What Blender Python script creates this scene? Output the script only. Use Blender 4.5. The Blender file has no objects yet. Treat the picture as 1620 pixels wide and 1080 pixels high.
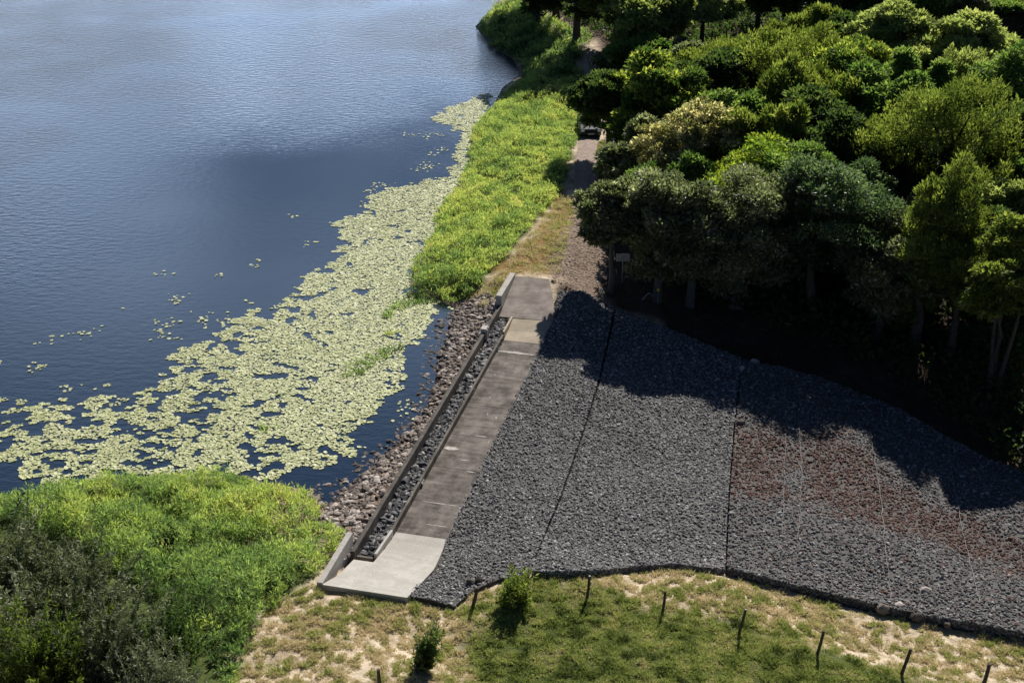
import bpy, math, random
import numpy as np
from mathutils import Vector, Matrix

# ------------------------------------------------------------------ camera, sky, sun, exposure
scene = bpy.context.scene
COL = scene.collection
H = 34.0; FPX = 2000.0; PITCH = math.radians(26.2)
cd = bpy.data.cameras.new('drone_camera'); cam = bpy.data.objects.new('drone_camera', cd); COL.objects.link(cam)
cd.sensor_width = 36.0; cd.lens = 36.0 * FPX / 1620.0; cd.clip_start = 0.5; cd.clip_end = 6000
cam.location = (0, 0, H); cam.rotation_euler = (math.pi / 2 - PITCH, 0, 0)
scene.camera = cam

SUN_AZ = math.radians(19.0)      # to the right of the view direction, ahead of the camera
SUN_EL = math.radians(39.0)
w = bpy.data.worlds.new('World'); scene.world = w; w.use_nodes = True
nt = w.node_tree; N = nt.nodes; L = nt.links
N.clear()
out = N.new('ShaderNodeOutputWorld'); bg = N.new('ShaderNodeBackground')
sky = N.new('ShaderNodeTexSky'); sky.sky_type = 'NISHITA'; sky.sun_disc = False
sky.sun_elevation = SUN_EL; sky.sun_rotation = SUN_AZ
sky.air_density = 0.5; sky.dust_density = 0.2; sky.ozone_density = 4.0
bg.inputs['Strength'].default_value = 0.05
# clouds low over the far side of the lake: direction projected on a flat cloud deck
tc = N.new('ShaderNodeTexCoord'); sx = N.new('ShaderNodeSeparateXYZ'); L.new(tc.outputs['Generated'], sx.inputs[0])
zz = N.new('ShaderNodeMath'); zz.operation = 'ADD'; zz.inputs[1].default_value = 0.12; L.new(sx.outputs['Z'], zz.inputs[0])
dx = N.new('ShaderNodeMath'); dx.operation = 'DIVIDE'; L.new(sx.outputs['X'], dx.inputs[0]); L.new(zz.outputs[0], dx.inputs[1])
dy = N.new('ShaderNodeMath'); dy.operation = 'DIVIDE'; L.new(sx.outputs['Y'], dy.inputs[0]); L.new(zz.outputs[0], dy.inputs[1])
cx = N.new('ShaderNodeCombineXYZ'); L.new(dx.outputs[0], cx.inputs[0]); L.new(dy.outputs[0], cx.inputs[1]); cx.inputs[2].default_value = 3.7
cn = N.new('ShaderNodeTexNoise'); cn.inputs['Scale'].default_value = 1.1; cn.inputs['Detail'].default_value = 6; cn.inputs['Roughness'].default_value = 0.55
L.new(cx.outputs[0], cn.inputs['Vector'])
cr = N.new('ShaderNodeValToRGB'); cr.color_ramp.elements[0].position = 0.34; cr.color_ramp.elements[1].position = 0.60
L.new(cn.outputs['Fac'], cr.inputs[0])
mr = N.new('ShaderNodeMapRange'); mr.inputs['From Min'].default_value = 0.55; mr.inputs['From Max'].default_value = 0.16; L.new(sx.outputs['Z'], mr.inputs['Value'])
mm = N.new('ShaderNodeMath'); mm.operation = 'MULTIPLY'; L.new(cr.outputs[0], mm.inputs[0]); L.new(mr.outputs[0], mm.inputs[1])
mx = N.new('ShaderNodeMix'); mx.data_type = 'RGBA'; az_ = N.new('ShaderNodeMapRange'); az_.inputs['From Min'].default_value = 0.86; az_.inputs['From Max'].default_value = 0.985
ny_ = N.new('ShaderNodeVectorMath'); ny_.operation = 'DOT_PRODUCT'; L.new(tc.outputs['Generated'], ny_.inputs[0]); ny_.inputs[1].default_value = (-0.10, 0.965, 0.24)
L.new(ny_.outputs['Value'], az_.inputs['Value'])
m2 = N.new('ShaderNodeMath'); m2.operation = 'MULTIPLY'; L.new(mm.outputs[0], m2.inputs[0]); L.new(az_.outputs[0], m2.inputs[1])
L.new(m2.outputs[0], mx.inputs['Factor'])
L.new(sky.outputs[0], mx.inputs['A']); mx.inputs['B'].default_value = (34, 44, 60, 1)
L.new(mx.outputs['Result'], bg.inputs['Color']); L.new(bg.outputs[0], out.inputs['Surface'])

sl = bpy.data.lights.new('sun', 'SUN'); sl.energy = 5.0; sl.angle = math.radians(0.5); sl.color = (1.0, 0.95, 0.86)
so = bpy.data.objects.new('sun', sl); COL.objects.link(so); so.location = (20, 120, 120)
sdir = Vector((-math.sin(SUN_AZ) * math.cos(SUN_EL), -math.cos(SUN_AZ) * math.cos(SUN_EL), -math.sin(SUN_EL)))
so.rotation_euler = sdir.to_track_quat('-Z', 'Y').to_euler()

scene.view_settings.view_transform = 'Standard'; scene.view_settings.look = 'None'
scene.view_settings.exposure = 0.45; scene.view_settings.gamma = 1.0; scene.view_settings.use_curve_mapping = False
scene.cycles.max_bounces = 6; scene.cycles.transparent_max_bounces = 4
scene.cycles.diffuse_bounces = 2; scene.cycles.glossy_bounces = 2; scene.cycles.transmission_bounces = 3

rng = np.random.default_rng(11)
random.seed(4)

# ------------------------------------------------------------------ helpers
def at(px, py, z=0.0):
    """point of height z on the line of sight through photo pixel (px, py); arrays welcome"""
    px = np.asarray(px, float); py = np.asarray(py, float); z = np.asarray(z, float)
    u = (px - 810) / FPX; v = (py - 540) / FPX
    dx_ = u; dy_ = math.cos(PITCH) - v * math.sin(PITCH); dz_ = -math.sin(PITCH) - v * math.cos(PITCH)
    t = (z - H) / dz_
    return np.stack([t * dx_, t * dy_, z + 0 * t], -1)

def tag(o, label=None, cat=None, group=None, kind=None):
    if label: o['label'] = label
    if cat: o['category'] = cat
    if group: o['group'] = group
    if kind: o['kind'] = kind
    return o

def empty(name, loc, rz=0.0):
    o = bpy.data.objects.new(name, None); COL.objects.link(o); o.location = loc; o.rotation_euler = (0, 0, rz)
    o.empty_display_size = 0.2
    return o

def mesh_obj(name, V, Fs, mats=(), parent=None, midx=None, smooth=False, attrs=None, loc=None):
    """V (n,3); Fs (m,k) array or list of arrays with equal k per array"""
    if not isinstance(Fs, list): Fs = [Fs]
    V = np.asarray(V, np.float32)
    me = bpy.data.meshes.new(name)
    me.vertices.add(len(V)); me.vertices.foreach_set('co', V.ravel())
    tot = np.concatenate([np.full(len(f), f.shape[1], np.int32) for f in Fs])
    idx = np.concatenate([np.asarray(f, np.int32).ravel() for f in Fs])
    start = np.concatenate([[0], np.cumsum(tot)[:-1]]).astype(np.int32)
    me.loops.add(len(idx)); me.loops.foreach_set('vertex_index', idx)
    me.polygons.add(len(tot)); me.polygons.foreach_set('loop_start', start); me.polygons.foreach_set('loop_total', tot)
    for m in (mats if isinstance(mats, (list, tuple)) else [mats]): me.materials.append(m)
    if midx is not None: me.polygons.foreach_set('material_index', np.asarray(midx, np.int32))
    me.polygons.foreach_set('use_smooth', np.full(len(tot), bool(smooth)))
    if attrs:
        for k, a in attrs.items():
            a = np.asarray(a, np.float32)
            if a.ndim == 1:
                at_ = me.attributes.new(k, 'FLOAT', 'POINT'); at_.data.foreach_set('value', a)
            else:
                at_ = me.attributes.new(k, 'FLOAT_COLOR', 'POINT'); at_.data.foreach_set('color', a.ravel())
    me.update(calc_edges=True); me.validate()
    o = bpy.data.objects.new(name, me); COL.objects.link(o)
    if parent: o.parent = parent
    if loc is not None: o.location = loc
    return o

class MB:
    """collects boxes, prisms and tubes into one mesh"""
    def __init__(s): s.v = []; s.f = []; s.n = 0
    def add(s, V, F):
        V = [tuple(map(float, p)) for p in V]
        s.v += V; s.f += [tuple(i + s.n for i in f) for f in F]; s.n += len(V)
    def box(s, x0, x1, y0, y1, z0, z1, M=None):
        P = [(x0, y0, z0), (x1, y0, z0), (x1, y1, z0), (x0, y1, z0), (x0, y0, z1), (x1, y0, z1), (x1, y1, z1), (x0, y1, z1)]
        if M is not None: P = [tuple(M @ Vector(p)) for p in P]
        s.add(P, [(0, 3, 2, 1), (4, 5, 6, 7), (0, 1, 5, 4), (1, 2, 6, 5), (2, 3, 7, 6), (3, 0, 4, 7)])
    def prism(s, prof, a, b, axis='x'):
        """closed profile [(p,q)] extruded from a to b; axis x: (p,q) are (y,z)"""
        n = len(prof)
        mk = (lambda t, p: (t, p[0], p[1])) if axis == 'x' else (lambda t, p: (p[0], t, p[1]))
        P = [mk(a, p) for p in prof] + [mk(b, p) for p in prof]
        F = [(i, (i + 1) % n, n + (i + 1) % n, n + i) for i in range(n)] + [tuple(range(n))[::-1], tuple(range(n, 2 * n))]
        s.add(P, F)
    def tube(s, pts, rad, seg=7, cap=True):
        pts = [Vector(p) for p in pts]; n = len(pts); base = s.n; V = []
        for i, p in enumerate(pts):
            d = (pts[min(i + 1, n - 1)] - pts[max(i - 1, 0)]).normalized()
            a = d.cross(Vector((0.31, 0.95, 0.1))).normalized(); b = d.cross(a)
            r = rad[i] if hasattr(rad, '__len__') else rad
            for k in range(seg):
                t = 2 * math.pi * k / seg
                V.append(p + (a * math.cos(t) + b * math.sin(t)) * r)
        F = [(i * seg + k, i * seg + (k + 1) % seg, (i + 1) * seg + (k + 1) % seg, (i + 1) * seg + k) for i in range(n - 1) for k in range(seg)]
        if cap: F += [tuple(range(seg))[::-1], tuple(range((n - 1) * seg, n * seg))]
        s.add(V, F)
    def build(s, name, mat, parent=None, smooth=False, bevel=0.0):
        me = bpy.data.meshes.new(name); me.from_pydata(s.v, [], s.f)
        me.materials.append(mat)
        if smooth: me.polygons.foreach_set('use_smooth', [True] * len(me.polygons))
        me.update(); me.validate()
        o = bpy.data.objects.new(name, me); COL.objects.link(o)
        if parent: o.parent = parent
        if bevel > 0:
            b = o.modifiers.new('bevel', 'BEVEL'); b.width = bevel; b.segments = 2; b.limit_method = 'ANGLE'
        return o

def inpoly(X, Y, poly):
    poly = np.asarray(poly, float); ins = np.zeros(np.shape(X), bool); j = len(poly) - 1
    for i in range(len(poly)):
        xi, yi = poly[i]; xj, yj = poly[j]
        c = ((yi > Y) != (yj > Y)) & (X < (xj - xi) * (Y - yi) / (yj - yi + 1e-12) + xi)
        ins ^= c; j = i
    return ins

def polydist(X, Y, poly, closed=True):
    poly = np.asarray(poly, float); d = np.full(np.shape(X), 1e9)
    n = len(poly)
    for i in range(n if closed else n - 1):
        a = poly[i]; b = poly[(i + 1) % n]; ab = b - a; q = ab @ ab + 1e-12
        t = np.clip(((X - a[0]) * ab[0] + (Y - a[1]) * ab[1]) / q, 0, 1)
        d = np.minimum(d, np.hypot(X - a[0] - t * ab[0], Y - a[1] - t * ab[1]))
    return d

def sdist(X, Y, poly):
    return np.where(inpoly(X, Y, poly), 1, -1) * polydist(X, Y, poly)

_perm = np.random.default_rng(3).random((256, 256))
def vnoise(X, Y, s):
    x = np.asarray(X) / s + 1000; y = np.asarray(Y) / s + 1000
    i = np.floor(x).astype(int); j = np.floor(y).astype(int); fx = x - i; fy = y - j
    fx = fx * fx * (3 - 2 * fx); fy = fy * fy * (3 - 2 * fy)
    g = lambda a, b: _perm[a % 256, b % 256]
    return (g(i, j) * (1 - fx) + g(i + 1, j) * fx) * (1 - fy) + (g(i, j + 1) * (1 - fx) + g(i + 1, j + 1) * fx) * fy
def fnoise(X, Y, s, o=3):
    r = 0; a = 0.5; t = 0
    for k in range(o):
        r = r + a * vnoise(np.asarray(X) + 17.3 * k, np.asarray(Y) - 9.1 * k, s); t += a; a *= 0.5; s *= 0.5
    return r / t
def sstep(a, b, x):
    t = np.clip((x - a) / (b - a), 0, 1); return t * t * (3 - 2 * t)
def gpoly(pts):
    p = np.array(pts, float); return ground(p[:, 0], p[:, 1])[:, :2]
def wpoly(pts, z=0.5):
    p = np.array(pts, float); return at(p[:, 0], p[:, 1], z)[:, :2]

# ------------------------------------------------------------------ materials
def newmat(name):
    m = bpy.data.materials.new(name); m.use_nodes = True
    nt = m.node_tree; b = nt.nodes['Principled BSDF']
    b.inputs['Specular IOR Level'].default_value = 0.3
    return m, nt.nodes, nt.links, b
def ramp(N, stops):
    r = N.new('ShaderNodeValToRGB'); e = r.color_ramp.elements
    while len(e) < len(stops): e.new(0.5)
    for k, (p, c) in enumerate(stops):
        e[k].position = p; e[k].color = (c[0], c[1], c[2], 1)
    return r
def noise(N, L, vec, scale, detail=4, rough=0.55):
    n = N.new('ShaderNodeTexNoise'); n.inputs['Scale'].default_value = scale; n.inputs['Detail'].default_value = detail
    n.inputs['Roughness'].default_value = rough
    if vec is not None: L.new(vec, n.inputs['Vector'])
    return n
def mixc(N, L, f, a, b, mode='MIX'):
    m = N.new('ShaderNodeMix'); m.data_type = 'RGBA'; m.blend_type = mode
    for s, v in (('Factor', f), ('A', a), ('B', b)):
        if hasattr(v, 'links'): L.new(v, m.inputs[s])
        elif s == 'Factor': m.inputs[s].default_value = v
        else: m.inputs[s].default_value = (v[0], v[1], v[2], 1)
    return m.outputs['Result']
def attr(N, name, out='Fac'):
    a = N.new('ShaderNodeAttribute'); a.attribute_name = name; return a.outputs[out]
def bump(N, L, b, h, strength=0.5, dist=0.05):
    u = N.new('ShaderNodeBump'); u.inputs['Strength'].default_value = strength; u.inputs['Distance'].default_value = dist
    L.new(h, u.inputs['Height']); L.new(u.outputs[0], b.inputs['Normal'])

def leaf_mat(name, stops, transl=0.3, rough=0.5, spec=0.3, tcol=None):
    m, N, L, b = newmat(name)
    r = ramp(N, stops); L.new(attr(N, 'tint'), r.inputs[0])
    L.new(r.outputs[0], b.inputs['Base Color']); b.inputs['Roughness'].default_value = rough
    b.inputs['Specular IOR Level'].default_value = spec
    t = N.new('ShaderNodeBsdfTranslucent')
    g = mixc(N, L, 1.0, r.outputs[0], tcol or (1.7, 1.7, 0.8), 'MULTIPLY'); L.new(g, t.inputs['Color'])
    ms = N.new('ShaderNodeMixShader'); ms.inputs[0].default_value = transl
    L.new(b.outputs[0], ms.inputs[1]); L.new(t.outputs[0], ms.inputs[2])
    L.new(ms.outputs[0], N['Material Output'].inputs['Surface'])
    return m
def tint_mat(name, stops, rough=0.8, spec=0.25, nscale=None, namp=0.35):
    m, N, L, b = newmat(name)
    r = ramp(N, stops); L.new(attr(N, 'tint'), r.inputs[0]); c = r.outputs[0]
    if nscale:
        g = N.new('ShaderNodeNewGeometry'); n = noise(N, L, g.outputs['Position'], nscale, 3)
        q = ramp(N, [(0.25, (1 - namp,) * 3), (0.75, (1 + namp,) * 3)]); L.new(n.outputs['Fac'], q.inputs[0])
        c = mixc(N, L, 1.0, c, q.outputs[0], 'MULTIPLY')
    L.new(c, b.inputs['Base Color']); b.inputs['Roughness'].default_value = rough; b.inputs['Specular IOR Level'].default_value = spec
    return m
def plain(name, col, rough=0.6, metal=0.0, nscale=8.0, namp=0.25, spec=0.3):
    m, N, L, b = newmat(name)
    t = N.new('ShaderNodeTexCoord'); n = noise(N, L, t.outputs['Object'], nscale, 5)
    q = ramp(N, [(0.3, tuple(c * (1 - namp) for c in col)), (0.7, tuple(c * (1 + namp) for c in col))]); L.new(n.outputs['Fac'], q.inputs[0])
    L.new(q.outputs[0], b.inputs['Base Color']); b.inputs['Roughness'].default_value = rough; b.inputs['Metallic'].default_value = metal
    b.inputs['Specular IOR Level'].default_value = spec
    return m

# ------------------------------------------------------------------ the lie of the land
LAKE = wpoly([(850, -60), (800, -12), (772, 22), (752, 42), (780, 76), (812, 94), (824, 118), (796, 138), (780, 168), (750, 203), (742, 264), (722, 302),
              (690, 337), (696, 357), (662, 408), (648, 452), (690, 474), (724, 486), (712, 522), (694, 570), (690, 610), (670, 655), (640, 690),
              (588, 740), (536, 786), (522, 800), (505, 792), (490, 775), (415, 764), (390, 752), (170, 758), (60, 785), (-60, 790), (-500, 800), (-1500, 700), (-2600, 0), (-1200, -250), (300, -300), (850, -260)], 0.0)
A0 = at(622, 838, 0.55)                       # spillway origin: near end of the stilling kerb
AX = np.array([0.23448, 0.97212]); RT = np.array([AX[1], -AX[0]])
def toUV(X, Y):
    return (X - A0[0]) * AX[0] + (Y - A0[1]) * AX[1], (X - A0[0]) * RT[0] + (Y - A0[1]) * RT[1]
def fromUV(u, v, z=0.0):
    return np.array([A0[0] + u * AX[0] + v * RT[0], A0[1] + u * AX[1] + v * RT[1], z])
CTRL = np.array([(505, 930, 1.45), (645, 955, 1.4), (722, 966, .75), (690, 1000, .8), (600, 1075, 1.6), (450, 1000, 1.4), (770, 985, 1.3), (900, 930, 1.2), (1100, 930, .8),
                 (1400, 1000, .15), (1600, 1045, 0), (1000, 1080, 1.6), (1300, 1080, 1.1), (1600, 1160, .8), (700, 1200, 2.0), (1200, 1300, 2.0),
                 (760, 740, -.1), (720, 850, .1), (800, 660, -.1), (1000, 700, -.35), (1150, 700, -.7), (1400, 760, -1.2), (1600, 850, -1.3), (1000, 870, .3), (1150, 885, .1), (1400, 940, -.2),
                 (850, 575, 0), (1000, 570, -.4), (1170, 590, -.8), (700, 915, .7), (890, 480, .9), (1250, 575, -1.7), (1400, 640, -2.2), (1580, 720, -2.5), (1000, 480, -.1),
                 (1000, 430, .5), (1200, 480, -.2), (1400, 540, -.7), (1600, 620, -1.0), (1200, 300, 1.5), (1600, 300, 1.5), (1200, 100, 3), (1600, 100, 5), (1570, 10, 9), (1100, 20, 4),
                 (925, 250, 1.2), (890, 390, 1.35), (940, 130, 1.3), (840, 440, 1.45), (770, 450, 1.0), (800, 300, .7), (870, 180, .8), (850, 70, 1.2), (950, 60, 2.5),
                 (200, 880, .6), (400, 950, 1.1), (100, 1000, 1.2), (450, 850, .6), (520, 880, .9), (300, 1200, 2.0)], float)
_cp = at(CTRL[:, 0], CTRL[:, 1], CTRL[:, 2])
def land(X, Y):
    num = 0; den = 0
    for p in _cp:
        s = 2.0 + 0.05 * (p[1] - 45)
        d2 = (X - p[0]) ** 2 + (Y - p[1]) ** 2 + s
        wgt = d2 ** -1.7; num = num + wgt * p[2]; den = den + wgt
    return num / den
def h(X, Y):
    X = np.asarray(X, float); Y = np.asarray(Y, float)
    z = land(X, Y) + (fnoise(X, Y, 3.0) - .5) * 0.22
    far = sstep(260, 600, np.hypot(X, Y)); z = z + far * 10 * fnoise(X, Y, 160)
    s = -sdist(X, Y, LAKE)
    shore = 0.33 * s + 0.02
    zl = np.where(s > 0, np.minimum(z, shore), np.maximum(-1.6, 0.35 * s))
    zl = np.where((s > 0) & (z < 0.3) & (s < 5), np.minimum(np.maximum(z, 0.05), shore), zl)
    u, v = toUV(X, Y)
    # the concrete sits in a trench of its own
    ins = (u > -6.2) & (u < 28.2) & (v > -1.2) & (v < 2.6)
    floor = np.interp(u, [-6.2, -5.7, -2.6, .4, 21, 24, 28], [1.2, 1.2, .4, -.3, -.3, .2, 1.1])
    zl = np.where(ins, np.minimum(zl, floor), zl)
    return zl
def ground(px, py):
    z = np.zeros(np.shape(px)) + 0.8
    for _ in range(6):
        p = at(px, py, z); z = h(p[..., 0], p[..., 1])
    p = at(px, py, z); p[..., 2] = h(p[..., 0], p[..., 1]); return p

# zones of the ground (what grows or lies there), as polygons on the land
FOREST = wpoly([(905, 390), (925, 320), (950, 250), (955, 190), (960, 120), (920, 70), (800, -5), (840, -70), (1500, -180), (3500, -180), (3500, 900), (1640, 790), (1400, 660), (1180, 575), (960, 475), (915, 465)], 0.3)
GRAVEL = wpoly([(874, 440), (876, 400), (908, 330), (960, 330), (960, 470), (880, 490), (872, 470)], 1.0)
BROWNG = wpoly([(790, 470), (760, 480), (745, 465), (800, 425), (850, 360), (885, 305), (914, 318), (902, 360), (884, 440), (815, 440)], 1.0)
TRK = [(905, 330, 950, 330), (910, 260, 943, 260), (916, 225, 944, 225), (927, 150, 949, 150), (936, 120, 956, 120), (925, 85, 945, 82), (860, 40, 880, 36)]
REED_FAR = [(796, 146), (838, 126), (900, 114), (926, 132), (914, 232), (903, 262), (893, 308), (850, 362), (806, 418), (748, 470), (690, 476), (642, 466), (655, 412), (690, 358), (682, 338), (715, 304), (738, 264), (746, 204), (774, 170)]
REED_SHADE = [(756, 43), (776, 18), (800, 6), (835, 28), (935, 85), (925, 114), (868, 120), (832, 122), (822, 96), (778, 72)]
REED_NEAR = [(-120, 775), (60, 785), (170, 758), (390, 752), (415, 764), (490, 778), (512, 800), (500, 838), (545, 856), (534, 888), (506, 930), (450, 968), (408, 1030), (372, 1130), (322, 1060), (270, 985), (180, 905), (100, 860), (0, 835), (-120, 830)]
GREENP = wpoly([(735, 985), (760, 955), (850, 920), (920, 922), (1050, 965), (1175, 985), (1300, 1015), (1440, 1050), (1600, 1110), (1800, 1300), (600, 1300), (740, 1080)], 1.0)

def build_ground():
    xs = np.unique(np.concatenate([np.arange(-60, -22, 1.0), np.arange(-22, 34, .3), np.arange(34, 90, 1.0), np.arange(90, 420, 10), np.arange(-420, -60, 12)]))
    ys = np.unique(np.concatenate([np.arange(-120, 34, 6), np.arange(34, 80, .3), np.arange(80, 130, .6), np.arange(130, 240, 1.5), np.arange(240, 900, 15)]))
    X, Y = np.meshgrid(xs, ys); Z = h(X, Y)
    MAT = wpoly([(646, 948), (718, 966), (748, 938), (838, 912), (1062, 899), (1195, 921), (1390, 969), (1560, 1001), (1720, 1037), (1760, 805), (1560, 732), (1300, 602), (1172, 573), (972, 492), (882, 468), (872, 507), (840, 575), (701, 855), (680, 905)], .1)
    ms = sdist(X, Y, MAT); Z = Z - .4 * sstep(0, .5, ms)
    V = np.stack([X, Y, Z], -1).reshape(-1, 3)
    nx = len(xs); ny = len(ys); i = np.arange(nx * ny).reshape(ny, nx)
    F = np.stack([i[:-1, :-1], i[:-1, 1:], i[1:, 1:], i[1:, :-1]], -1).reshape(-1, 4)
    soft = lambda poly, wd: sstep(-wd, wd, sdist(X, Y, poly) + (fnoise(X, Y, 1.3) - .5) * 2.2)
    zone = np.zeros(X.shape + (4,)); zone[..., 3] = 1
    zone[..., 0] = np.maximum.reduce([soft(GREENP, .8), soft(wpoly(REED_FAR, .5), .5), soft(wpoly([(-200, 775), (60, 780), (400, 755), (512, 800), (545, 856), (500, 922), (440, 960), (398, 1020), (345, 1150), (-200, 1200)], .8), .5), soft(wpoly(REED_SHADE, .5), .6), sstep(150, 175, Y) * (X > 20), ((X < -7) & (-sdist(X, Y, LAKE) < 6)).astype(float)])
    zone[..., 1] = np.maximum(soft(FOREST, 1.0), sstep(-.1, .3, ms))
    s = -sdist(X, Y, LAKE); u, v = toUV(X, Y)
    rip = ((v > -6) & (v < -1) & (u > -4) & (u < 26)).astype(float)
    zone[..., 2] = np.maximum.reduce([soft(GRAVEL, .6), rip, (s < .3).astype(float)])
    br = soft(BROWNG, .6)
    m, N, L, b = newmat('soil_and_turf')
    g = N.new('ShaderNodeNewGeometry'); P = g.outputs['Position']
    n1 = noise(N, L, P, 1.6, 6, .65); n2 = noise(N, L, P, 0.35, 4); n3 = noise(N, L, P, 9, 3)
    straw = ramp(N, [(.3, (.30, .235, .165)), (.5, (.50, .41, .30)), (.68, (.66, .56, .43))]); L.new(n1.outputs['Fac'], straw.inputs[0])
    green = ramp(N, [(.3, (.035, .05, .014)), (.55, (.075, .10, .028)), (.75, (.14, .15, .05))]); L.new(n1.outputs['Fac'], green.inputs[0])
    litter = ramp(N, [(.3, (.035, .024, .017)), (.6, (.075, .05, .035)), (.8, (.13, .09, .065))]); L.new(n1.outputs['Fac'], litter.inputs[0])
    stone = ramp(N, [(.3, (.12, .085, .062)), (.55, (.22, .165, .13)), (.75, (.32, .25, .2))]); L.new(n3.outputs['Fac'], stone.inputs[0])
    brn = ramp(N, [(.3, (.16, .095, .035)), (.6, (.27, .165, .065)), (.8, (.33, .24, .11))]); L.new(n1.outputs['Fac'], brn.inputs[0])
    z = N.new('ShaderNodeSeparateColor'); L.new(attr(N, 'zone', 'Color'), z.inputs[0])
    c = mixc(N, L, z.outputs[0], straw.outputs[0], green.outputs[0])
    c = mixc(N, L, attr(N, 'dry'), c, brn.outputs[0])
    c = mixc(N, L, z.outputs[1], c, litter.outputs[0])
    c = mixc(N, L, z.outputs[2], c, stone.outputs[0])
    L.new(c, b.inputs['Base Color']); b.inputs['Roughness'].default_value = .95; b.inputs['Specular IOR Level'].default_value = .1
    bump(N, L, b, n1.outputs['Fac'], .8, .25)
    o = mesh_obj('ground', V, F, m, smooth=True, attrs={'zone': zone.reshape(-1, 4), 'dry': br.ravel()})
    tag(o, kind='structure')
build_ground()

def build_water():
    m, N, L, b = newmat('lake_water')
    b.inputs['Base Color'].default_value = (.012, .026, .052, 1); b.inputs['Roughness'].default_value = .04
    b.inputs['IOR'].default_value = 1.4; b.inputs['Specular IOR Level'].default_value = .5
    g = N.new('ShaderNodeNewGeometry'); P = g.outputs['Position']
    mp = N.new('ShaderNodeMapping'); mp.inputs['Scale'].default_value = (.8, 1.5, 1); mp.inputs['Rotation'].default_value = (0, 0, .2); L.new(P, mp.inputs[0])
    n1 = noise(N, L, mp.outputs[0], 1.5, 5, .6); n2 = noise(N, L, P, .045, 3)
    mk = N.new('ShaderNodeMapRange'); mk.inputs['From Min'].default_value = .35; mk.inputs['From Max'].default_value = .65
    mk.inputs['To Min'].default_value = .35; mk.inputs['To Max'].default_value = 1.0; L.new(n2.outputs['Fac'], mk.inputs[0])
    # calm in the lee of the lilies, breezier out on open water
    calm = N.new('ShaderNodeMath'); calm.operation = 'MULTIPLY'; L.new(mk.outputs[0], calm.inputs[0]); L.new(attr(N, 'breeze'), calm.inputs[1])
    u = N.new('ShaderNodeBump'); u.inputs['Distance'].default_value = .16
    L.new(calm.outputs[0], u.inputs['Strength']); L.new(n1.outputs['Fac'], u.inputs['Height']); L.new(u.outputs[0], b.inputs['Normal'])
    xs = np.concatenate([np.linspace(-700, -80, 20), np.linspace(-75, 40, 140)]); ys = np.concatenate([np.linspace(20, 200, 200), np.linspace(205, 700, 30)])
    X, Y = np.meshgrid(xs, ys); nx = len(xs); i = np.arange(X.size).reshape(X.shape)
    F = np.stack([i[:-1, :-1], i[:-1, 1:], i[1:, 1:], i[1:, :-1]], -1).reshape(-1, 4)
    cen = np.stack([X, Y], -1).reshape(-1, 2)[F].mean(1); F = F[sdist(cen[:, 0], cen[:, 1], LAKE) > -1.6]
    d = polydist(X, Y, LILY_MAIN); br = .14 + .86 * sstep(6, 38, d)
    o = mesh_obj('water', np.stack([X, Y, 0 * X], -1).reshape(-1, 3), F, m, smooth=True, attrs={'breeze': br.ravel()})
    tag(o, kind='structure')
LILY_MAIN_PX = [(600, 303), (665, 288), (730, 280), (722, 302), (690, 338), (694, 358), (660, 408), (646, 455), (684, 472), (676, 505), (642, 560), (628, 610), (586, 652), (548, 682),
                (545, 718), (512, 742), (480, 740), (420, 757), (390, 748), (170, 755), (60, 780), (-40, 785), (-40, 640), (0, 632), (60, 616), (128, 640), (182, 598), (200, 625), (290, 574), (262, 566), (302, 545), (355, 522), (390, 498), (388, 478), (425, 492),
                (470, 462), (490, 432), (532, 412), (520, 400), (542, 384), (545, 362), (525, 352), (575, 340)]
LILY_MAIN = wpoly(LILY_MAIN_PX, 0)
build_water()

# ------------------------------------------------------------------ track
def build_track():
    T = np.array(TRK, float); tt = np.linspace(0, len(T) - 1, 60); k = np.arange(len(T))
    I = np.stack([np.interp(tt, k, T[:, c]) for c in range(4)], -1)
    a = ground(I[:, 0], I[:, 1]); b = ground(I[:, 2], I[:, 3]); n = 9
    V = []
    for s in np.linspace(0, 1, n):
        p = a * (1 - s) + b * s; p[:, 2] = h(p[:, 0], p[:, 1]) + .05 + .05 * math.sin(math.pi * s) - .03 * (abs(s - .25) < .1) - .03 * (abs(s - .75) < .1); V.append(p)
    V = np.stack(V, 1).reshape(-1, 3); i = np.arange(60 * n).reshape(60, n)
    F = np.stack([i[:-1, :-1], i[:-1, 1:], i[1:, 1:], i[1:, :-1]], -1).reshape(-1, 4)
    m, N, L, bs = newmat('gravel_track'); g = N.new('ShaderNodeNewGeometry'); n1 = noise(N, L, g.outputs['Position'], 2.5, 6, .7)
    r = ramp(N, [(.3, (.2, .15, .12)), (.55, (.3, .235, .2)), (.75, (.4, .33, .28))]); L.new(n1.outputs['Fac'], r.inputs[0]); L.new(r.outputs[0], bs.inputs['Base Color'])
    bs.inputs['Roughness'].default_value = .95; bump(N, L, bs, n1.outputs['Fac'], .6, .08)
    tag(mesh_obj('track', V, F, m, smooth=True), kind='structure')
build_track()

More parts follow.
